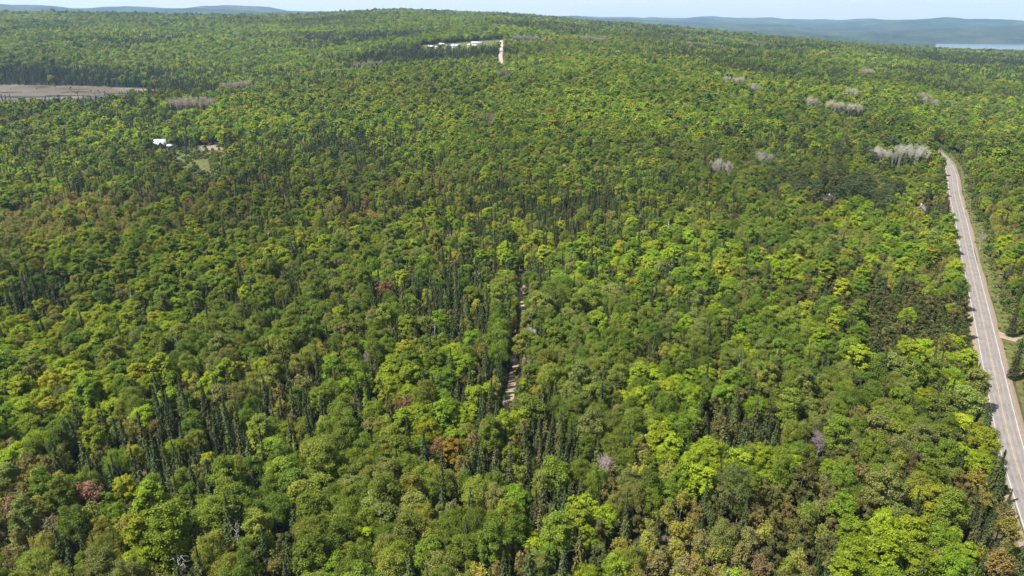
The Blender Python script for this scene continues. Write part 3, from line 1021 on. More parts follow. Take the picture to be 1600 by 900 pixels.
def choose_kind(x, y, r):
    A = species_weights(x, y)
    return (A.cumsum(1) < r.random((len(x), 1))).sum(1).clip(0, len(KINDS) - 1)


def dist_to_line(line, x, y):
    d = np.full(x.shape, 1e9)
    side = np.zeros(x.shape)
    for k in range(0, len(line) - 1):
        a, b = line[k], line[k + 1]
        ab = b - a
        t = np.clip(((x - a[0]) * ab[0] + (y - a[1]) * ab[1]) / (ab @ ab), 0, 1)
        dx, dy = x - a[0] - ab[0] * t, y - a[1] - ab[1] * t
        dd = np.hypot(dx, dy)
        m = dd < d
        d = np.where(m, dd, d)
        side = np.where(m, np.sign(ab[1] * dx - ab[0] * dy), side)     # +1 right of travel
    return d, side


def blocked(x, y, R):
    """true where no tree may stand (roads, trail, clearings, marsh, lake)"""
    b = np.zeros(x.shape, bool)
    r = np.hypot(x, y)
    near = r < 1300
    d, s = dist_to_line(road_line[::2], x, y)
    b |= (s < 0) & (d < 7.4 + 0.65 * R)
    b |= (s >= 0) & (d < 11.5 + 0.4 * R + 3 * vnoise(x / 23, y / 23, 66))
    d, _ = dist_to_line(dw_line, x, y)
    b |= d < 5 + 0.4 * R
    d, _ = dist_to_line(bare_line, x, y)
    b |= d < 3 + 0.4 * R
    d, _ = dist_to_line(trail_line, x, y)
    b |= d < 1.9 + 0.55 * R * (0.6 + 0.9 * vnoise(x / 17, y / 17, 88))
    d, _ = dist_to_line(gravel_line, x, y)
    b |= d < 5.2 + 0.5 * R
    for poly in (marsh_poly, clearing_poly, farm_poly, yard_poly, yard2_poly):
        b |= inside(poly, x, y)
    for hx, hy, hr in HOUSE_SPOTS + OPEN:
        b |= np.hypot(x - hx, y - hy) < hr + 0.6 * R
    b |= (ground(x, y) < -50) & (r > 4000)
    return b


# ------------------------------------------------------------------ houses (positions first: trees keep clear of them)
COTTAGE = hit(251, 231)
HOUSE_A = hit(1437, 340)
HOUSE_B = hit(1290, 322)
FARM = [  # photo column, distance, length, depth, wall height, roof rise, rotation, wall, roof, label
    (673, 1560, 12, 8, 3.2, 2.6, 0.5, 'dark_siding', 'white_metal', 'small farm house with white roof and dark walls at the field end nearest the spruces'),
    (682, 1550, 9, 6, 2.6, 1.6, -0.2, 'white_siding', 'grey_shingle', 'low white farm shed with grey roof beside the small white-roofed house'),
    (690, 1600, 11, 7, 3.4, 2.4, 0.1, 'wood_siding', 'white_metal', 'brown wooden farm building with white roof set back behind the sheds'),
    (702, 1545, 13, 8, 3.4, 2.6, 0.35, 'dark_siding', 'blue_metal', 'dark farm house with blue metal roof touching the long white barn'),
    (712, 1540, 16, 9, 4.2, 3.0, -0.05, 'white_siding', 'white_metal', 'long white barn with bright white metal roof on the hillside farm'),
    (734, 1545, 9, 6, 2.8, 1.8, 0.0, 'white_siding', 'white_metal', 'little white shed with white roof standing apart in the farm field'),
    (745, 1560, 22, 10, 4.0, 2.8, 0.0, 'white_siding', 'grey_shingle', 'wide farm barn with grey roof and white walls nearest the gravel road'),
    (693, 1515, 6, 4, 2.2, 1.2, 0.3, 'white_siding', 'white_metal', 'tiny white hut in the grass below the farm buildings'),
]
HOUSE_SPOTS = [(COTTAGE[0], COTTAGE[1], 9), (HOUSE_A[0], HOUSE_A[1], 6), (HOUSE_B[0], HOUSE_B[1], 6)]
for f in FARM:
    p = at_distance(f[0], 68, f[1])
    HOUSE_SPOTS.append((p[0], p[1], f[2] * 0.7))
# the houses stand in openings: nothing tall on the side of the drive and lawn
for hx, hy, steps in [(COTTAGE[0], COTTAGE[1], (11, 20, 29, 38, 47, 56)), (HOUSE_A[0], HOUSE_A[1], (10, 17)), (HOUSE_B[0], HOUSE_B[1], (10, 18, 26, 34))]:
    u = -np.array([hx, hy]) / math.hypot(hx, hy)
    for st in steps:
        HOUSE_SPOTS.append((hx + u[0] * st, hy + u[1] * st, 7.0 if len(steps) > 4 else 4.5))


# ------------------------------------------------------------------ planting
TREES = []      # x, y, kind index, proto index, scale xy, scale z, rot, tint, tone, radius
cells = {}
CS = 6.0


def fits(x, y, R, f=0.60):
    cx, cy = int(x // CS), int(y // CS)
    for i in (-2, -1, 0, 1, 2):
        for j in (-2, -1, 0, 1, 2):
            for (ox, oy, oR) in cells.get((cx + i, cy + j), ()):
                m = f * (R + oR)
                if (ox - x) ** 2 + (oy - y) ** 2 < m * m:
                    return False
    return True


def occupy(x, y, R):
    cells.setdefault((int(x // CS), int(y // CS)), []).append((x, y, R))


def plant(x, y, kind, R, tint, tone, r, hs=1.0, proto=None):
    ps = PROTO_NEAR[kind]
    k = int(r.integers(0, len(ps))) if proto is None else proto % len(ps)
    s = R / ps[k].R
    sz = hs * (s ** 0.5 if s > 0.6 else s * 1.29)
    TREES.append((x, y, KINDS.index(kind), k, s, sz, r.uniform(0, 6.28), tint, tone, R))
    occupy(x, y, R * (1.15 if kind in ('spruce', 'fir', 'larch') else 1.0))


# trees that can be told apart in the photograph: crown pixel, kind, crown radius, colour, height factor
HERO = [
    (600, 452, 'budding', 5.2, (0.15, 0.085, 0.05), 1.0, 'rust'), (140, 775, 'budding', 5.0, (0.17, 0.095, 0.07), 1.0, 'rust'), (706, 700, 'maple', 3.4, (0.155, 0.125, 0.03), 1.0, 'orange'),
    (720, 690, 'maple', 3.2, (0.16, 0.16, 0.022), 1.0, 'yellow'), (945, 735, 'bare', 4.8, (0.30, 0.25, 0.23), 1.0, 'grey'), (270, 850, 'aspen', 5.2, (0.065, 0.125, 0.014), 1.05, 'deep'),
    (270, 690, 'maple', 3.8, (0.12, 0.19, 0.02), 1, 'lime'), (572, 640, 'larch', 2.3, (0.12, 0.20, 0.03), 1.0, 'lime'), (285, 590, 'budding', 2.6, (0.15, 0.08, 0.05), 1, 'rust'),
    (735, 340, 'maple', 4.4, (0.15, 0.20, 0.02), 1, 'lime'), (650, 345, 'maple', 4.0, (0.13, 0.19, 0.02), 1, 'lime'), (705, 292, 'maple', 3.6, (0.15, 0.19, 0.02), 1, 'lime'),
    (640, 515, 'maple', 4.6, (0.105, 0.165, 0.022), 1, 'lime'), (640, 590, 'maple', 4.8, (0.13, 0.195, 0.022), 1, 'lime'), (600, 590, 'maple', 4.2, (0.12, 0.185, 0.022), 1, 'lime'), (740, 610, 'maple', 4.2, (0.13, 0.20, 0.022), 1, 'lime'),
    (870, 475, 'aspen', 6.0, (0.055, 0.098, 0.024), 1.0, 'deep'), (855, 500, 'aspen', 5.0, (0.06, 0.105, 0.026), 1.0, 'deep'), (905, 490, 'aspen', 4.6, (0.055, 0.10, 0.026), 0.95, 'deep'),
    (580, 405, 'aspen', 5.4, (0.055, 0.105, 0.018), 1.0, 'deep'), (585, 500, 'aspen', 4.6, (0.085, 0.115, 0.05), 1.0, 'greygreen'), (535, 520, 'aspen', 4.4, (0.085, 0.115, 0.05), 1.0, 'greygreen'),
    (520, 710, 'aspen', 5.2, (0.065, 0.11, 0.026), 1.0, 'deep'), (570, 735, 'aspen', 5.0, (0.07, 0.115, 0.028), 1.0, 'deep'), (490, 800, 'aspen', 4.8, (0.065, 0.115, 0.02), 1.0, 'deep'), (600, 775, 'aspen', 5.0, (0.065, 0.11, 0.024), 1.0, 'deep'), (545, 800, 'aspen', 4.8, (0.062, 0.112, 0.02), 1.0, 'deep'),
    (640, 830, 'aspen', 4.6, (0.07, 0.11, 0.03), 1.0, 'greygreen'), (1380, 780, 'aspen', 4.6, (0.085, 0.125, 0.05), 1.0, 'greygreen'), (1400, 700, 'aspen', 5.0, (0.08, 0.115, 0.05), 1.0, 'greygreen'), (1440, 690, 'aspen', 4.8, (0.08, 0.115, 0.05), 1.0, 'greygreen'), (1370, 670, 'aspen', 4.4, (0.08, 0.115, 0.048), 1.0, 'greygreen'),
    (1475, 640, 'aspen', 5.0, (0.062, 0.10, 0.028), 1.0, 'deep'), (1300, 725, 'maple', 3.4, (0.12, 0.19, 0.022), 1.0, 'lime'), (1380, 860, 'maple', 5.0, (0.13, 0.20, 0.02), 1.0, 'lime'), (1440, 870, 'maple', 4.4, (0.115, 0.175, 0.02), 1.0, 'lime'), (1545, 700, 'maple', 3.6, (0.10, 0.14, 0.02), 1.0, 'mid'),
    (1450, 785, 'maple', 4.4, (0.14, 0.18, 0.025), 1.0, 'lime'), (830, 640, 'aspen', 4.6, (0.065, 0.115, 0.024), 0.95, 'deep'), (955, 660, 'aspen', 4.2, (0.07, 0.11, 0.03), 1, 'deep'), (800, 700, 'maple', 3.6, (0.09, 0.14, 0.02), 1.0, 'mid'),
    (905, 815, 'maple', 4.0, (0.13, 0.18, 0.02), 1.0, 'lime'), (680, 520, 'snag', 2.0, (0.45, 0.43, 0.40), 1.1, 'pale'), (1125, 590, 'bare', 2.4, (0.34, 0.32, 0.28), 0.9, 'pale'), (370, 840, 'snag', 2.0, (0.45, 0.43, 0.40), 1.0, 'pale'), (280, 880, 'snag', 2.2, (0.45, 0.43, 0.4), 1.1, 'pale'), (1280, 690, 'bare', 4.4, (0.20, 0.16, 0.155), 0.9, 'dull'), (1480, 800, 'bare', 2.6, (0.24, 0.22, 0.2), 0.9, 'grey'),
    (1318, 295, 'pine', 5.0, (0.032, 0.052, 0.032), 0.9, 'dark'), (1405, 305, 'pine', 4.2, (0.034, 0.054, 0.034), 0.8, 'dark'), (122, 290, 'pine', 5.4, (0.034, 0.058, 0.03), 0.9, 'dark'), (250, 300, 'pine', 5.0, (0.034, 0.055, 0.028), 0.9, 'dark'), (1238, 288, 'maple', 5.0, (0.085, 0.14, 0.03), 1, 'mid'),
    (250, 370, 'maple', 5.6, (0.10, 0.155, 0.02), 1, 'lime'), (330, 395, 'maple', 4.6, (0.115, 0.165, 0.02), 1, 'lime'), (190, 415, 'maple', 4.6, (0.125, 0.17, 0.025), 1, 'lime'), (410, 375, 'maple', 4.0, (0.095, 0.15, 0.02), 1, 'lime'), (240, 480, 'maple', 4.4, (0.085, 0.15, 0.016), 1, 'lime'), (130, 475, 'maple', 5.8, (0.115, 0.155, 0.022), 1, 'lime'),
    (30, 500, 'maple', 5.0, (0.15, 0.18, 0.015), 1, 'yellow'), (60, 545, 'maple', 4.8, (0.13, 0.18, 0.02), 1, 'lime'), (20, 600, 'maple', 5.0, (0.105, 0.17, 0.02), 1, 'lime'), (40, 660, 'maple', 5.2, (0.115, 0.18, 0.022), 1, 'lime'), (130, 600, 'maple', 4.4, (0.11, 0.18, 0.02), 1, 'lime'), (215, 575, 'maple', 4.8, (0.085, 0.15, 0.016), 1, 'mid'),
    (445, 665, 'maple', 4.0, (0.105, 0.155, 0.02), 1, 'lime'), (470, 600, 'budding', 4.8, (0.13, 0.135, 0.045), 1, 'olive'), (350, 620, 'aspen', 4.2, (0.08, 0.11, 0.05), 1, 'greygreen'), (360, 515, 'aspen', 4.6, (0.065, 0.12, 0.02), 1, 'deep'), (360, 560, 'aspen', 4.4, (0.08, 0.12, 0.035), 1, 'mid'),
    (110, 320, 'budding', 4.6, (0.18, 0.11, 0.06), 1, 'rust'), (170, 315, 'budding', 4.4, (0.19, 0.15, 0.03), 1, 'yellow'), (225, 210, 'bare', 4.6, (0.36, 0.36, 0.22), 0.9, 'pale'), (1535, 370, 'bare', 4.0, (0.27, 0.26, 0.19), 0.8, 'pale'), (1568, 300, 'snag', 2.4, (0.42, 0.4, 0.36), 1.1, 'pale'),
    (80, 820, 'budding', 4.2, (0.12, 0.10, 0.06), 1, 'olive'), (20, 790, 'budding', 4.6, (0.14, 0.095, 0.06), 1, 'rust'), (155, 830, 'maple', 3.8, (0.10, 0.12, 0.03), 1, 'mid'), (210, 710, 'maple', 3.2, (0.14, 0.19, 0.03), 1, 'lime'), (150, 690, 'maple', 3.8, (0.12, 0.17, 0.02), 1, 'lime'),
    (1560, 880, 'budding', 4.6, (0.15, 0.11, 0.04), 1, 'olive'), (1180, 800, 'budding', 4.0, (0.12, 0.10, 0.04), 1, 'rust'), (1090, 790, 'budding', 3.4, (0.13, 0.11, 0.04), 1, 'rust'), (1130, 840, 'aspen', 3.8, (0.085, 0.13, 0.05), 1, 'greygreen'), (1190, 880, 'budding', 3.6, (0.12, 0.09, 0.05), 1, 'rust'),
    (1590, 560, 'spruce', 2.8, (0.028, 0.04, 0.016), 1.1, 'dark'), (1585, 500, 'spruce', 2.8, (0.03, 0.042, 0.018), 1.0, 'dark'), (1250, 770, 'cedar', 4.0, (0.05, 0.055, 0.018), 1.1, 'dark'), (1430, 740, 'cedar', 3.4, (0.055, 0.045, 0.022), 1.1, 'dark'), (1340, 620, 'cedar', 3.6, (0.034, 0.042, 0.016), 1.2, 'dark'), (1210, 600, 'cedar', 3.8, (0.045, 0.05, 0.018), 1.2, 'dark'),
    (480, 740, 'spruce', 2.0, (0.05, 0.065, 0.022), 1, 'mid'), (425, 850, 'larch', 1.8, (0.12, 0.18, 0.025), 0.9, 'lime'), (635, 700, 'larch', 1.7, (0.09, 0.14, 0.025), 0.9, 'lime'), (255, 620, 'spruce', 2.3, (0.03, 0.048, 0.018), 1.25, 'dark'), (295, 650, 'spruce', 2.4, (0.03, 0.048, 0.018), 1.2, 'dark'), (340, 710, 'spruce', 1.8, (0.03, 0.048, 0.018), 1.1, 'dark'),
]
rh = np.random.default_rng(55)
for (px, py, kind, R, tint, hs, tone) in HERO:
    Hc = {'spruce': 8, 'larch': 8, 'fir': 7, 'cedar': 7, 'pine': 13, 'snag': 9}.get(kind, 11.0) * hs
    p = hit(px, py, Hc)
    plant(p[0], p[1], kind, R * 0.9, np.array(tint) * np.array(WARM[kind]) * (0.88 if kind == 'maple' else 1.0), tone, rh, hs)
# pale leafless poplar stands
OPEN = []          # low scrub in front of the stands: no tall trees
for stand_no, (px, py, wpx, n, tint, kind) in enumerate([(1410, 246, 46, 34, (0.36, 0.345, 0.315), 'bare'), (1320, 172, 26, 26, (0.36, 0.33, 0.25), 'bare'), (1125, 268, 16, 9, (0.33, 0.30, 0.28), 'bare'), (295, 166, 34, 40, (0.36, 0.31, 0.27), 'bare'),
                                (368, 138, 24, 26, (0.34, 0.30, 0.25), 'bare'), (1358, 117, 14, 18, (0.33, 0.29, 0.24), 'bare'), (1270, 165, 12, 9, (0.36, 0.31, 0.24), 'bare'), (1146, 130, 14, 12, (0.36, 0.33, 0.29), 'bare'), (1180, 142, 7, 5, (0.36, 0.33, 0.3), 'bare'), (1332, 150, 7, 5, (0.34, 0.31, 0.25), 'bare'),
                                (1195, 255, 10, 7, (0.28, 0.27, 0.23), 'bare'), (755, 190, 16, 3, (0.2, 0.17, 0.13), 'bare'), (790, 120, 12, 4, (0.2, 0.17, 0.14), 'bare'), (822, 63, 20, 26, (0.32, 0.30, 0.28), 'bare'), (575, 105, 22, 20, (0.28, 0.24, 0.2), 'bare'), (1445, 156, 10, 6, (0.33, 0.29, 0.24), 'bare'), (1180, 73, 14, 20, (0.3, 0.26, 0.22), 'bare'), (1455, 165, 12, 8, (0.32, 0.28, 0.24), 'bare'), (1100, 73, 30, 30, (0.27, 0.24, 0.2), 'bare'), (930, 65, 20, 20, (0.28, 0.25, 0.22), 'bare')]):
    c = hit(px, py, 11)
    cpx, cpy, dep = project(c[0], c[1], c[2])
    wm = wpx * dep / F_PX
    toward = -c[:2] / np.hypot(*c[:2])
    for g_ in np.arange(-1, 1.01, 0.34):
        OPEN.append((*(c[:2] + np.array([g_ * wm, -0.25 * max(wm * 0.9, 14)]) + toward * 13), 9.0 if wm > 12 else 5.0))
    n = int(n * 2.4)
    for _ in range(n * 4):
        e_ = rh.uniform(-1, 1)
        x, y = c[0] + e_ * wm, c[1] + rh.uniform(-0.25, 1.0) * max(wm * 0.9, 14) * (0.25 + 0.75 * math.sqrt(1 - e_ * e_))
        if vnoise(x / 11, y / 11, 97) < 0.28:
            continue
        if rh.random() < 0.26 and fits(x, y, 2.2, 0.36):
            plant(x, y, 'aspen' if rh.random() < 0.6 else 'budding', rh.uniform(2.2, 3.2), np.array([0.085, 0.11, 0.03]) * rh.uniform(0.8, 1.1), 0, rh)
            continue
        R = rh.uniform(3.2, 4.6)
        if fits(x, y, R, 0.36):
            plant(x, y, kind, R, np.array(tint) * np.array([0.94, 0.96, 0.84]) * rh.uniform(0.7, 1.2), 'stand%d' % stand_no, rh, 1.3)
            n -= 1
            if n <= 0:
                break

# general planting, near zone: large crowns first, then smaller ones in the gaps
NEAR_R = 720.0
rn = np.random.default_rng(77)
RADII = {'maple': (2.5, 4.4), 'aspen': (2.2, 4.0), 'birch': (1.6, 2.6), 'budding': (2.1, 3.5), 'spruce': (1.5, 3.0), 'fir': (1.6, 2.9), 'cedar': (1.8, 3.0),
         'pine': (3.2, 4.6), 'larch': (1.3, 2.0), 'bare': (2.6, 4.0), 'snag': (1.2, 2.0)}
for (n, lo, hi, f) in [(42000, 0.55, 1.0, 0.66), (80000, 0.15, 0.7, 0.62), (70000, -0.35, 0.2, 0.60)]:
    a = rn.uniform(-R_(50), R_(50), n)
    rad = np.sqrt(rn.uniform(70 ** 2, NEAR_R ** 2, n))
    x, y = np.sin(a) * rad, np.cos(a) * rad
    ki = choose_kind(x, y, rn)
    q = rn.uniform(lo, hi, n)
    R = np.array([RADII[k] for k in KINDS])[ki]
    R = np.maximum(0.8, R[:, 0] + (R[:, 1] - R[:, 0]) * q)
    bl = blocked(x, y, R)
    tint = np.zeros((n, 3))
    tone = np.zeros(n, int)
    for k, kn in enumerate(KINDS):
        m = ki == k
        tint[m], tone[m] = pick_tint(kn, int(m.sum()), rn, x[m], y[m])
    for i in np.nonzero(~bl)[0]:
        if fits(x[i], y[i], R[i] * (1.15 if KINDS[ki[i]] in ('spruce', 'fir', 'larch') else 1.0), f):
            plant(x[i], y[i], KINDS[ki[i]], R[i], tint[i], int(tone[i]), rn, rn.uniform(0.88, 1.1))

# far zone: jittered grid, closer to the camera denser
far_sets = []
for (r0, r1, step, grow) in [(NEAR_R, 1600, 5.4, 1.0), (1600, 2700, 7.2, 1.25), (2700, 5200, 11.5, 1.6)]:
    xs = np.arange(-r1 * 0.78, r1 * 0.78, step)
    ys = np.arange(r0 * 0.6, r1, step)
    X, Y = np.meshgrid(xs, ys)
    X = X + (np.arange(len(ys)) % 2)[:, None] * step / 2
    X, Y = X.ravel(), Y.ravel()
    X = X + rn.uniform(-.42, .42, X.size) * step
    Y = Y + rn.uniform(-.42, .42, Y.size) * step
    rr, aa = np.hypot(X, Y), np.arctan2(X, Y)
    m = (rr >= r0) & (rr < r1) & (np.abs(aa) < R_(43))
    X, Y = X[m], Y[m]
    m = ~blocked(X, Y, np.full(X.shape, 3.0 * grow))
    far_sets.append((X[m], Y[m], grow))

occ = np.array([(t[0], t[1]) for t in TREES if math.hypot(t[0], t[1]) > NEAR_R - 10])
STUFF = {k: [] for k in KINDS}       # arrays of x,y,z,rot,sx,sz,idx,tint
for X, Y, grow in far_sets:
    if len(occ):                      # keep clear of the bare stands
        g = set()
        for (ox, oy) in occ:
            for i in (-1, 0, 1):
                for j in (-1, 0, 1):
                    g.add((int(ox // 4) + i, int(oy // 4) + j))
        m = np.array([(int(a // 4), int(b // 4)) not in g for a, b in zip(X, Y)])
        X, Y = X[m], Y[m]
    ki = choose_kind(X, Y, rn)
    for k, kn in enumerate(KINDS):
        m = ki == k
        n = int(m.sum())
        if not n:
            continue
        tint, _ = pick_tint(kn, n, rn, X[m], Y[m])
        lo, hi = RADII[kn]
        pr = np.array([p.R for p in PROTO_NEAR[kn]])
        idx = rn.integers(0, len(pr), n)
        R = rn.uniform(lo, hi, n) * (1.15 if kn in ('spruce', 'fir', 'larch') else 1.25)
        s = R / pr[idx]
        sz = np.maximum(s, 0.5) ** 0.5 * rn.uniform(0.85, 1.12, n)
        STUFF[kn].append(np.column_stack([X[m], Y[m], ground(X[m], Y[m]) - 0.1, rn.uniform(0, 6.28, n), s * grow, sz * (1 + (grow - 1) * 0.35), idx, tint]))

# ------------------------------------------------------------------ the individuals: the trees of each kind that show largest
TX = np.array([t[0] for t in TREES])
TY = np.array([t[1] for t in TREES])
TK = np.array([t[2] for t in TREES])
TRr = np.array([t[9] for t in TREES])
TZ = ground(TX, TY)
TH = np.array([PROTO_NEAR[KINDS[t[2]]][t[3]].H * t[5] for t in TREES])
ppx, ppy, dep = project(TX, TY, TZ + TH * 0.7)
size_px = TRr * F_PX / dep
visible = (ppx > -size_px) & (ppx < W_PX + size_px) & (ppy > -20) & (ppy < H_PX + size_px * 1.5)
PER_KIND = 300
indiv = np.zeros(len(TREES), bool)
for k, kn in enumerate(KINDS):
    c = np.nonzero((TK == k) & visible & (size_px * 2 > 9))[0]
    c = c[np.argsort(-size_px[c] * np.sqrt(TH[c] / np.maximum(TRr[c], .5)))][:PER_KIND]
    indiv[c] = True

KNAME = {'maple': ('maple_tree', 'maple'), 'aspen': ('aspen_tree', 'aspen'), 'birch': ('birch_tree', 'slender birch'), 'budding': ('red_maple_tree', 'half-leafed red maple'), 'spruce': ('spruce_tree', 'spruce'),
         'fir': ('fir_tree', 'bushy fir'), 'cedar': ('cedar_tree', 'rounded cedar'), 'pine': ('pine_tree', 'white pine'), 'larch': ('larch_tree', 'larch'), 'bare': ('bare_tree', 'leafless tree'), 'snag': ('dead_tree', 'dead tree')}


def tone_word(kind, c):
    r, g, b = c
    lum = 0.3 * r + 0.6 * g + 0.1 * b
    if kind in ('bare', 'snag'):
        return 'pale grey' if lum > 0.30 else ('grey' if lum > 0.22 else 'dull grey-brown')
    q = r / g
    if kind in ('spruce', 'fir', 'cedar', 'pine'):
        return ('brownish' if q > 0.97 else 'olive') if q > 0.8 else ('blackish green' if lum < 0.036 else 'dark green')
    if q > 1.5:
        return 'rusty red'
    if q > 1.15:
        return 'orange-brown'
    if q > 0.93:
        return 'yellowish' if lum > 0.135 else 'olive brown'
    if b / g > 0.33:
        return 'grey-green'
    if lum > 0.135:
        return 'bright lime'
    if lum > 0.105:
        return 'yellow-green'
    return 'fresh green' if lum > 0.08 else 'deep green'


from mathutils.kdtree import KDTree
kd = KDTree(len(TREES))
for i in range(len(TREES)):
    kd.insert((TX[i], TY[i], 0), i)
kd.balance()


def nearest(i, n):
    return [j for _, j, _ in kd.find_n((TX[i], TY[i], 0), n + 1) if j != i][:n]


def neighbour_words(i):
    """a landmark the tree stands by, else its most telling neighbour"""
    x, y = TX[i], TY[i]
    if D_ROAD[i] < 13:
        return 'on the wooded edge of the paved road' if S_ROAD[i] < 0 else 'behind the grass verge of the paved road'
    if S_ROAD[i] > 0 and D_ROAD[i] < 32:
        return 'behind the grass verge of the paved road'
    if D_TRAIL[i] < 9:
        return 'beside the dirt trail'
    if math.hypot(x - COTTAGE[0], y - COTTAGE[1]) < 45:
        return 'near the white-roofed cottage'
    near = nearest(i, 7)
    for want, words in (('snag', 'beside a whitish dead tree'), ('bare', 'beside a leafless grey tree'), ('pine', 'beside a tall white pine'), ('larch', 'beside a narrow larch')):
        if KINDS[TK[i]] != want and any(KINDS[TK[j]] == want for j in near[:5]):
            return words
    con = sum(KINDS[TK[j]] in ('spruce', 'fir') for j in near)
    if con >= 5:
        return 'deep among spruces and firs'
    if con >= 3:
        return 'among maples, aspens and several spruces' if KINDS[TK[i]] not in ('spruce', 'fir') else 'in a small spruce and fir clump'
    mp = sum(KINDS[TK[j]] == 'maple' for j in near)
    if mp >= 4:
        return 'in a group of maples'
    ap = sum(KINDS[TK[j]] == 'aspen' for j in near)
    if ap >= 4:
        return 'in a group of aspens'
    j = near[0]
    return 'with a %s %s beside it' % (tone_word(KINDS[TK[j]], TREES[j][7]), KNAME[KINDS[TK[j]]][1])


D_ROAD, S_ROAD = dist_to_line(road_line, TX, TY)
D_TRAIL, _ = dist_to_line(trail_line, TX, TY)


def short_name(j):
    kn = KINDS[TK[j]]
    word = {'budding': 'red maple', 'birch': 'birch', 'fir': 'fir', 'cedar': 'cedar', 'pine': 'pine'}.get(kn, KNAME[kn][1])
    return '%s %s' % (tone_word(kn, TREES[j][7]), word)


def size_word(i):
    H, R = TH[i], TRr[i]
    if H < 9:
        return 'small'
    if H > 18.5:
        return 'tall'
    if R > 3.9:
        return 'broad'
    return 'narrow' if R / H < 0.13 and KINDS[TK[i]] not in ('birch', 'spruce', 'larch', 'snag') else ''


LABEL = {}
chosen = np.nonzero(indiv)[0]
for i in chosen:
    kn = KINDS[TK[i]]
    LABEL[i] = ' '.join(w for w in (size_word(i), tone_word(kn, TREES[i][7]), KNAME[kn][1], neighbour_words(i)) if w)
STAND_WORDS = {0: 'in the pale stand beside the bend of the paved road', 3: 'in the pale stand between marsh and cottage', 4: 'in the greyish stand behind the marsh', 1: 'in the wide pale stand up the slope from the road'}
for i in chosen:
    if isinstance(TREES[i][8], str) and TREES[i][8].startswith('stand'):
        LABEL[i] = '%s poplar %s' % (tone_word('bare', TREES[i][7]) + ' leafless', STAND_WORDS.get(int(TREES[i][8][5:]), 'in a small grey patch of leafless trees uphill'))
for level in (1, 2, 3):
    count = {}
    for lb in LABEL.values():
        count[lb] = count.get(lb, 0) + 1
    for i in chosen:
        if count[LABEL[i]] < 2 or (isinstance(TREES[i][8], str) and TREES[i][8].startswith('stand')):
            continue
        kn = KINDS[TK[i]]
        j = nearest(i, 3)
        head = ' '.join(w for w in (size_word(i), tone_word(kn, TREES[i][7]), KNAME[kn][1]) if w)
        a, b = sorted((short_name(j[0]), short_name(j[1])))
        if level == 2 and len((head + a + b).split()) > 11:
            continue
        if level == 1:
            LABEL[i] = head + ' next to a %s%s' % ((size_word(j[0]) + ' ') if size_word(j[0]) else '', short_name(j[0]))
        elif level == 2:
            LABEL[i] = head + (' between a %s and a %s' % (a, b) if a != b else ' between two %ss' % a)
        else:
            full = LABEL[i] + ' near a %s' % short_name(j[2])
            LABEL[i] = full if len(full.split()) <= 16 else LABEL[i]

for i in chosen:
    x, y, k, pk, s, sz, rot, tint, tone, R = TREES[i]
    kn = KINDS[k]
    p = PROTO_NEAR[kn][pk]
    name, word = KNAME[kn]
    if len(LABEL[i].replace('-', ' ').split()) > 16:
        LABEL[i] = ' '.join(w for w in (size_word(i), tone_word(kn, tint), word, 'next to a', short_name(nearest(i, 1)[0])) if w)
    label = LABEL[i].replace('a orange', 'an orange').replace('a olive', 'an olive').replace('spruces', 'spruces')
    root = bpy.data.objects.new(name, None)
    root.empty_display_size = 1
    COL.objects.link(root)
    root.location = (x, y, TZ[i] - 0.1)
    root.rotation_euler = (0, 0, rot)
    root.scale = (s, s, sz)
    root['label'] = label
    root['category'] = 'tree'
    root['group'] = {'bare': 'leafless trees in the forest', 'snag': 'dead trees in the forest'}.get(kn, word + ' trees of the forest')
    t = bpy.data.objects.new('trunk', p.trunk)
    c = bpy.data.objects.new('crown', p.crown)
    for o in (t, c):
        o.parent = root
        COL.objects.link(o)
    c['tint'] = [float(v) for v in tint]

for i in np.nonzero(~indiv)[0]:
    x, y, k, pk, s, sz, rot, tint, tone, R = TREES[i]
    STUFF[KINDS[k]].append(np.array([[x, y, TZ[i] - 0.1, rot, s, sz, pk, *tint]]))


# ------------------------------------------------------------------ the rest of the forest: one object for each kind
def scatter_group(name, coll):
    g = bpy.data.node_groups.new(name, 'GeometryNodeTree')
    g.interface.new_socket('Geometry', in_out='INPUT', socket_type='NodeSocketGeometry')
    g.interface.new_socket('Geometry', in_out='OUTPUT', socket_type='NodeSocketGeometry')
    n, l = g.nodes, g.links
    gi, go = n.new('NodeGroupInput'), n.new('NodeGroupOutput')
    ci = n.new('GeometryNodeCollectionInfo')
    ci.inputs['Collection'].default_value = coll
    ci.inputs['Separate Children'].default_value = True
    ci.inputs['Reset Children'].default_value = True
    ip = n.new('GeometryNodeInstanceOnPoints')
    ip.inputs['Pick Instance'].default_value = True

    def attr(nm, t):
        a = n.new('GeometryNodeInputNamedAttribute')
        a.data_type = t
        a.inputs['Name'].default_value = nm
        return a.outputs['Attribute']
    e2r = n.new('FunctionNodeEulerToRotation')
    l.new(attr('rot', 'FLOAT_VECTOR'), e2r.inputs[0])
    l.new(gi.outputs[0], ip.inputs['Points'])
    l.new(ci.outputs[0], ip.inputs['Instance'])
    l.new(attr('idx', 'INT'), ip.inputs['Instance Index'])
    l.new(e2r.outputs[0], ip.inputs['Rotation'])
    l.new(attr('scl', 'FLOAT_VECTOR'), ip.inputs['Scale'])
    l.new(ip.outputs[0], go.inputs[0])
    return g


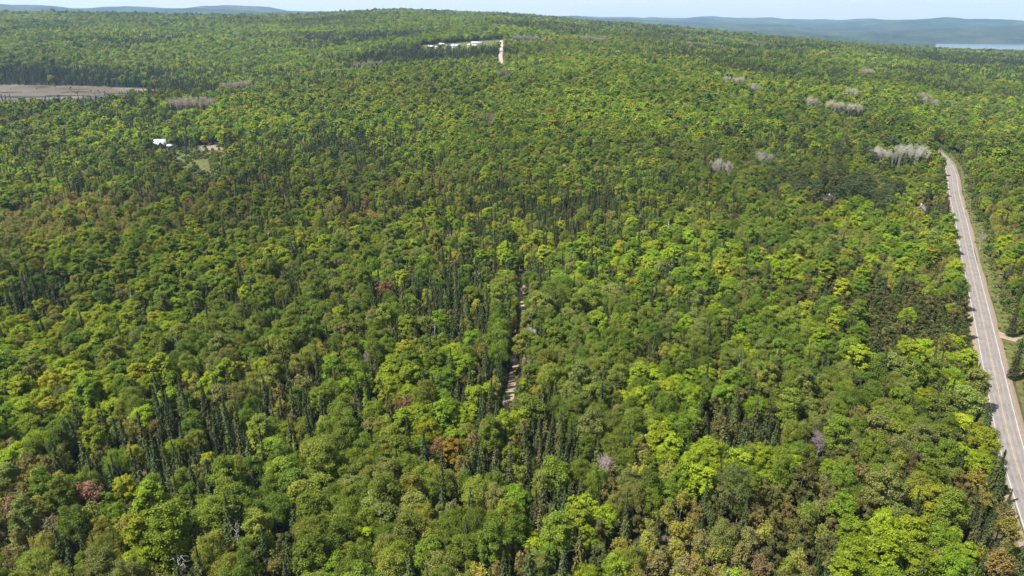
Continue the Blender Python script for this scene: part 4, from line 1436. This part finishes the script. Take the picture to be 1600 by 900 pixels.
FOREST = {'maple': 'maple_woodland', 'aspen': 'aspen_woodland', 'birch': 'birch_woodland', 'budding': 'red_maple_woodland', 'spruce': 'spruce_woodland', 'fir': 'fir_woodland', 'cedar': 'cedar_woodland',
          'pine': 'pine_woodland', 'larch': 'larch_woodland', 'bare': 'leafless_woodland', 'snag': 'dead_woodland'}
FLABEL = {'maple': 'yellow-green maple canopy running back over the hills', 'aspen': 'soft green aspen canopy running back over the hills', 'birch': 'thin pale birches spread through the forest', 'budding': 'brownish half-leafed maples spread through the forest',
          'spruce': 'dark pointed spruces massed in the distant forest', 'fir': 'dark bushy firs spread through the forest', 'cedar': 'olive dark cedars spread through the forest', 'pine': 'tall dark pines rising above the distant forest',
          'larch': 'narrow light green larches spread through the forest', 'bare': 'greyish leafless trees scattered over the forest', 'snag': 'whitish dead trees scattered through the forest'}
LOD_R = 640
for kn in KINDS:
    if not STUFF[kn]:
        continue
    A = np.concatenate(STUFF[kn])
    np_ = len(PROTO_NEAR[kn])
    coll = bpy.data.collections.new('source_' + kn)
    for k, p in enumerate(PROTO_NEAR[kn]):
        for pre, me in (('a', p.near), ('b', p.far)):
            o = bpy.data.objects.new('%s_%s_%02d' % (pre, kn, k), me)
            coll.objects.link(o)
    far = np.hypot(A[:, 0], A[:, 1]) > LOD_R
    idx = A[:, 6].astype(np.int32) + np.where(far, np_, 0).astype(np.int32)
    me = bpy.data.meshes.new(FOREST[kn])
    me.vertices.add(len(A))
    me.vertices.foreach_set('co', A[:, :3].astype(np.float32).ravel())
    a = me.attributes.new('rot', 'FLOAT_VECTOR', 'POINT')
    a.data.foreach_set('vector', np.column_stack([np.zeros((len(A), 2)), A[:, 3]]).astype(np.float32).ravel())
    a = me.attributes.new('scl', 'FLOAT_VECTOR', 'POINT')
    a.data.foreach_set('vector', A[:, [4, 4, 5]].astype(np.float32).ravel())
    a = me.attributes.new('idx', 'INT', 'POINT')
    a.data.foreach_set('value', idx)
    a = me.attributes.new('tint', 'FLOAT_COLOR', 'POINT')
    a.data.foreach_set('color', np.column_stack([A[:, 7:10], np.ones(len(A))]).astype(np.float32).ravel())
    o = add_obj(FOREST[kn], me, kind='stuff', label=FLABEL[kn], cat='forest')
    md = o.modifiers.new('scatter', 'NODES')
    md.node_group = scatter_group('scatter_' + kn, coll)
    print(kn, 'individual', int((indiv & (TK == KINDS.index(kn))).sum()), 'mass', len(A))

# low shrubs and saplings along the verges, the trail, the clearing and the marsh edge
rs = np.random.default_rng(91)
pts = []


def shrub_band(line, lo, hi, n, smin, smax, sides=(1,)):
    t = np.gradient(line, axis=0)
    t = unit(t)
    nr = np.stack([t[:, 1], -t[:, 0]], -1)
    k = rs.integers(0, len(line), n)
    for i in k:
        s = sides[int(rs.integers(0, len(sides)))]
        p = line[i] + nr[i] * s * rs.uniform(lo, hi) + rs.uniform(-3, 3, 2) * np.abs(t[i])
        if math.hypot(*p) > 60:
            pts.append((p[0], p[1], rs.uniform(smin, smax)))


shrub_band(road_line, 10.5, 17, 900, 0.4, 1.7)
shrub_band(road_line, 6.5, 12, 700, 0.15, 0.5)
shrub_band(road_line, 6.6, 9.0, 420, 0.5, 1.3, (-1,))
shrub_band(trail_line, 2.4, 6.5, 420, 0.5, 1.6, (-1, 1))
for poly, n, a, b in ((clearing_poly, 260, 0.4, 2.0), (farm_poly, 60, 0.6, 1.6), (marsh_poly, 160, 0.4, 1.2), (yard2_poly, 20, .5, 1.3)):
    P_ = np.array(poly)
    c = P_.mean(0)
    for _ in range(n):
        i = int(rs.integers(0, len(P_)))
        t = rs.random()
        q = P_[i] * t + P_[i - 1] * (1 - t)
        w = rs.uniform(0.3, 1.06) if poly is not farm_poly else rs.uniform(0.9, 1.05)
        pts.append((*(c + (q - c) * w), rs.uniform(a, b)))
pts = np.array(pts)
bx = (np.hypot(pts[:, 0, None] - np.array([h[0] for h in HOUSE_SPOTS[:3]]), pts[:, 1, None] - np.array([h[1] for h in HOUSE_SPOTS[:3]])) < 8).any(1)
dd, _ = dist_to_line(dw_line, pts[:, 0], pts[:, 1])
pts = pts[~bx & (dd > 4)]
coll = bpy.data.collections.new('source_shrub')
for k in range(4):
    c, t, r = broadleaf(900 + k, 2.2, 1.35, 0.02, 9, 700, 0.2, dict(ASPEN, limbs=3))
    tr = trunk_mesh(r, 2.0, 0.05, t, 0.03)
    coll.objects.link(bpy.data.objects.new('shrub_%02d' % k, joined('shrub_%02d' % k, *tr, *c, M['bark_grey'], M['leaf'])))
me = bpy.data.meshes.new('undergrowth')
n = len(pts)
me.vertices.add(n)
me.vertices.foreach_set('co', np.column_stack([pts[:, :2], ground(pts[:, 0], pts[:, 1])]).astype(np.float32).ravel())
a = me.attributes.new('rot', 'FLOAT_VECTOR', 'POINT')
a.data.foreach_set('vector', np.column_stack([np.zeros((n, 2)), rs.uniform(0, 6.28, n)]).astype(np.float32).ravel())
a = me.attributes.new('scl', 'FLOAT_VECTOR', 'POINT')
a.data.foreach_set('vector', np.column_stack([pts[:, 2], pts[:, 2], pts[:, 2] * rs.uniform(0.7, 1.3, n)]).astype(np.float32).ravel())
a = me.attributes.new('idx', 'INT', 'POINT')
a.data.foreach_set('value', rs.integers(0, 4, n).astype(np.int32))
a = me.attributes.new('tint', 'FLOAT_COLOR', 'POINT')
tn = np.array([(0.085, 0.13, 0.022), (0.06, 0.095, 0.02), (0.12, 0.135, 0.03), (0.11, 0.105, 0.04)])[rs.integers(0, 4, n)] * rs.uniform(0.8, 1.15, (n, 1))
a.data.foreach_set('color', np.column_stack([tn, np.ones(n)]).astype(np.float32).ravel())
o = add_obj('undergrowth', me, kind='stuff', label='low green shrubs along the verges, trail and clearings', cat='undergrowth')
md = o.modifiers.new('scatter', 'NODES')
md.node_group = scatter_group('scatter_shrub', coll)


# ------------------------------------------------------------------ buildings
def box_np(x0, x1, y0, y1, z0, z1):
    v = [(x, y, z) for x in (x0, x1) for y in (y0, y1) for z in (z0, z1)]
    q = [(0, 1, 3, 2), (4, 6, 7, 5), (0, 4, 5, 1), (2, 3, 7, 6), (0, 2, 6, 4), (1, 5, 7, 3)]
    return np.array(v, float), np.array(q)


def body_np(L, D, hw, rise, z0=-1.0):
    """walls with gables at both ends, ridge along x"""
    l, d = L / 2, D / 2
    v = [(-l, -d, z0), (l, -d, z0), (l, d, z0), (-l, d, z0), (-l, -d, hw), (l, -d, hw), (l, d, hw), (-l, d, hw), (-l, 0, hw + rise), (l, 0, hw + rise)]
    q = [(0, 1, 5, 4), (2, 3, 7, 6), (1, 2, 6, 5), (3, 0, 4, 7)]
    t = [(5, 6, 9), (7, 4, 8)]
    return np.array(v, float), np.array(q), np.array(t)


def slope_np(L, D, hw, rise, side, th=0.18, over=0.45):
    """one pitched roof slab; side -1 front, +1 back"""
    l = L / 2 + over
    k = rise / (D / 2)
    e = D / 2 + over
    ze = hw - k * over
    a = [(-l, 0, hw + rise + 0.02), (l, 0, hw + rise + 0.02), (l, side * e, ze + 0.02), (-l, side * e, ze + 0.02)]
    b = [(x, y, z + th) for x, y, z in a]
    v = np.array(a + b)
    q = np.array([(0, 1, 2, 3), (4, 7, 6, 5), (0, 4, 5, 1), (1, 5, 6, 2), (2, 6, 7, 3), (3, 7, 4, 0)])
    return v, q


def roof_np(L, D, hw, rise):
    P = Parts()
    P.add(slope_np(L, D, hw, rise, -1))
    P.add(slope_np(L, D, hw, rise, 1))
    return P.get()


def part(name, vq, mat, parent, tris=None):
    return add_obj(name, mesh_np(name, vq[0], vq[1], tris, mats=[mat]), parent=parent)


def make_house(name, label, cat, loc, rz, L, D, hw, rise, wall, roof, group=None, windows=2, chimney=False, door=True):
    root = bpy.data.objects.new(name, None)
    COL.objects.link(root)
    root.location = loc
    root.rotation_euler = (0, 0, rz)
    root['label'], root['category'] = label, cat
    if group:
        root['group'] = group
    v, q, t = body_np(L, D, hw, rise)
    add_obj('wall', mesh_np('wall', v, q, t, mats=[M[wall]]), parent=root)
    rf = part('roof', roof_np(L, D, hw, rise), M[roof], root)
    part('ridge_cap', box_np(-L / 2 - 0.4, L / 2 + 0.4, -0.14, 0.14, hw + rise + 0.16, hw + rise + 0.26), M[roof], rf)
    if chimney:
        part('chimney', box_np(L * 0.2, L * 0.2 + 0.7, 0.5, 1.2, hw + rise * 0.4, hw + rise + 0.9), M['grey_shingle'], rf)
    xs = np.linspace(-L / 2 + L * 0.16, L / 2 - L * 0.16, windows + (1 if door else 0))
    for i, x in enumerate(xs):
        if door and i == len(xs) // 2:
            dr = part('door', box_np(x - 0.5, x + 0.5, -D / 2 - 0.06, -D / 2 + 0.05, 0, 2.1), M['wood_siding'], root)
            part('handle', box_np(x + 0.34, x + 0.42, -D / 2 - 0.12, -D / 2 - 0.05, 1.0, 1.12), M['grey_shingle'], dr)
            continue
        w = part('window', box_np(x - 0.6, x + 0.6, -D / 2 - 0.05, -D / 2 + 0.05, 1.0, 2.1), M['white_siding'], root)
        part('pane', box_np(x - 0.5, x + 0.5, -D / 2 - 0.08, -D / 2 - 0.03, 1.1, 2.0), M['glass'], w)
    for s in (-1, 1):
        w = part('window', box_np(s * (L / 2 + 0.05) - 0.08, s * (L / 2 + 0.05) + 0.08, -0.6, 0.6, 1.0, 2.1), M['white_siding'], root)
        part('pane', box_np(s * (L / 2 + 0.1) - 0.07, s * (L / 2 + 0.1) + 0.07, -0.5, 0.5, 1.1, 2.0), M['glass'], w)
    return root


def facing(p):                                    # rotation that turns a house front (its -Y side) to the camera
    return -math.atan2(p[0], p[1])


# cottage with a steep white metal roof and a dark cross gable
cz = COTTAGE[2]
cot = make_house('cottage', 'cottage with white metal roof and dark pointed front gable in the woods', 'house', tuple(COTTAGE), facing(COTTAGE) + 0.05, 10.5, 8.0, 3.6, 4.6, 'dark_siding', 'white_metal', chimney=False, windows=2, door=False)
gv_ = np.array([(-2.6, -6.2, -1), (2.6, -6.2, -1), (2.6, -6.2, 2.9), (0, -6.2, 6.4), (-2.6, -6.2, 2.9), (-2.6, -1.5, -1), (2.6, -1.5, -1), (2.6, -1.5, 2.9), (0, -1.5, 6.4), (-2.6, -1.5, 2.9)], float)
add_obj('front_gable', mesh_np('front_gable', gv_, [(0, 1, 2, 4), (1, 6, 7, 2), (5, 0, 4, 9), (6, 5, 9, 7)], [(4, 2, 3), (9, 8, 7)], mats=[M['dark_siding']]), parent=cot)
for s in (-1, 1):
    a = [(0, -6.6, 6.45), (0, -1.2, 6.45), (s * 3.0, -1.2, 2.40), (s * 3.0, -6.6, 2.40)]
    b = [(x, y, z + 0.2) for x, y, z in a]
    qq = [(0, 1, 2, 3), (4, 7, 6, 5), (0, 4, 5, 1), (1, 5, 6, 2), (2, 6, 7, 3), (3, 7, 4, 0)]
    add_obj('gable_roof', mesh_np('gable_roof', np.array(a + b, float), qq, mats=[M['grey_shingle']]), parent=cot)
w = part('window', box_np(-1.4, 1.4, -6.27, -6.15, 0.6, 2.6), M['white_siding'], cot)
part('pane', box_np(-1.3, 1.3, -6.31, -6.25, 0.7, 2.5), M['glass'], w)
p = hit(267, 231)
make_house('garage', 'small low white-roofed garage beside the cottage', 'shed', tuple(p), facing(p) - 0.15, 5.5, 4.5, 2.2, 1.1, 'dark_siding', 'white_metal', windows=1)
p = hit(226, 243)
make_house('shed', 'tiny white shed among bushes in front of the cottage', 'shed', tuple(p), facing(p) + 0.4, 3.0, 2.4, 1.9, 0.9, 'white_siding', 'white_metal', windows=0)

make_house('house', 'house with pale tan roof peeking from trees close to the paved road', 'house', tuple(HOUSE_A), facing(HOUSE_A) + math.pi / 2 - 0.1, 10, 8.0, 4.6, 3.6, 'wood_siding', 'tan_shingle', windows=2, chimney=True)
make_house('house', 'grey-roofed house half hidden behind a dark pine and a round maple', 'house', tuple(HOUSE_B), facing(HOUSE_B) + 0.75, 11, 7.5, 4.4, 3.2, 'wood_siding', 'tan_shingle', windows=2, chimney=True)
for (px, r, L, D, hw, rise, rz, wall, roof, label) in FARM:
    p = at_distance(px, 68, r)
    z = float(ground(p[0], p[1]))
    barn = 'barn' in label
    make_house('barn' if barn else ('farm_house' if 'house' in label.split(' with')[0] else 'farm_shed'), label, 'barn' if barn else ('house' if 'house' in label.split(' with')[0] else 'shed'),
               (p[0], p[1], z + 0.5), facing(p) + rz, L, D, hw, rise, wall, roof, group='farm buildings on the hillside', windows=2 if L > 7 else 0)

# ------------------------------------------------------------------ haze
m, n, l, out = new_mat('haze')
pv = n.new('ShaderNodeVolumePrincipled')
pv.inputs['Color'].default_value = (0.42, 0.66, 1.0, 1)
pv.inputs['Density'].default_value = 4.6e-5
pv.inputs['Anisotropy'].default_value = 0.2
l.new(pv.outputs['Volume'], out.inputs['Volume'])
hb = box_np(-16000, 16000, -16000, 16000, float(HG.min()) - 60, float(HG.max()) + 60)
hz = add_obj('haze', mesh_np('haze', hb[0], hb[1], mats=[m]), kind='stuff', label='pale blue air haze over the distant hills', cat='haze')
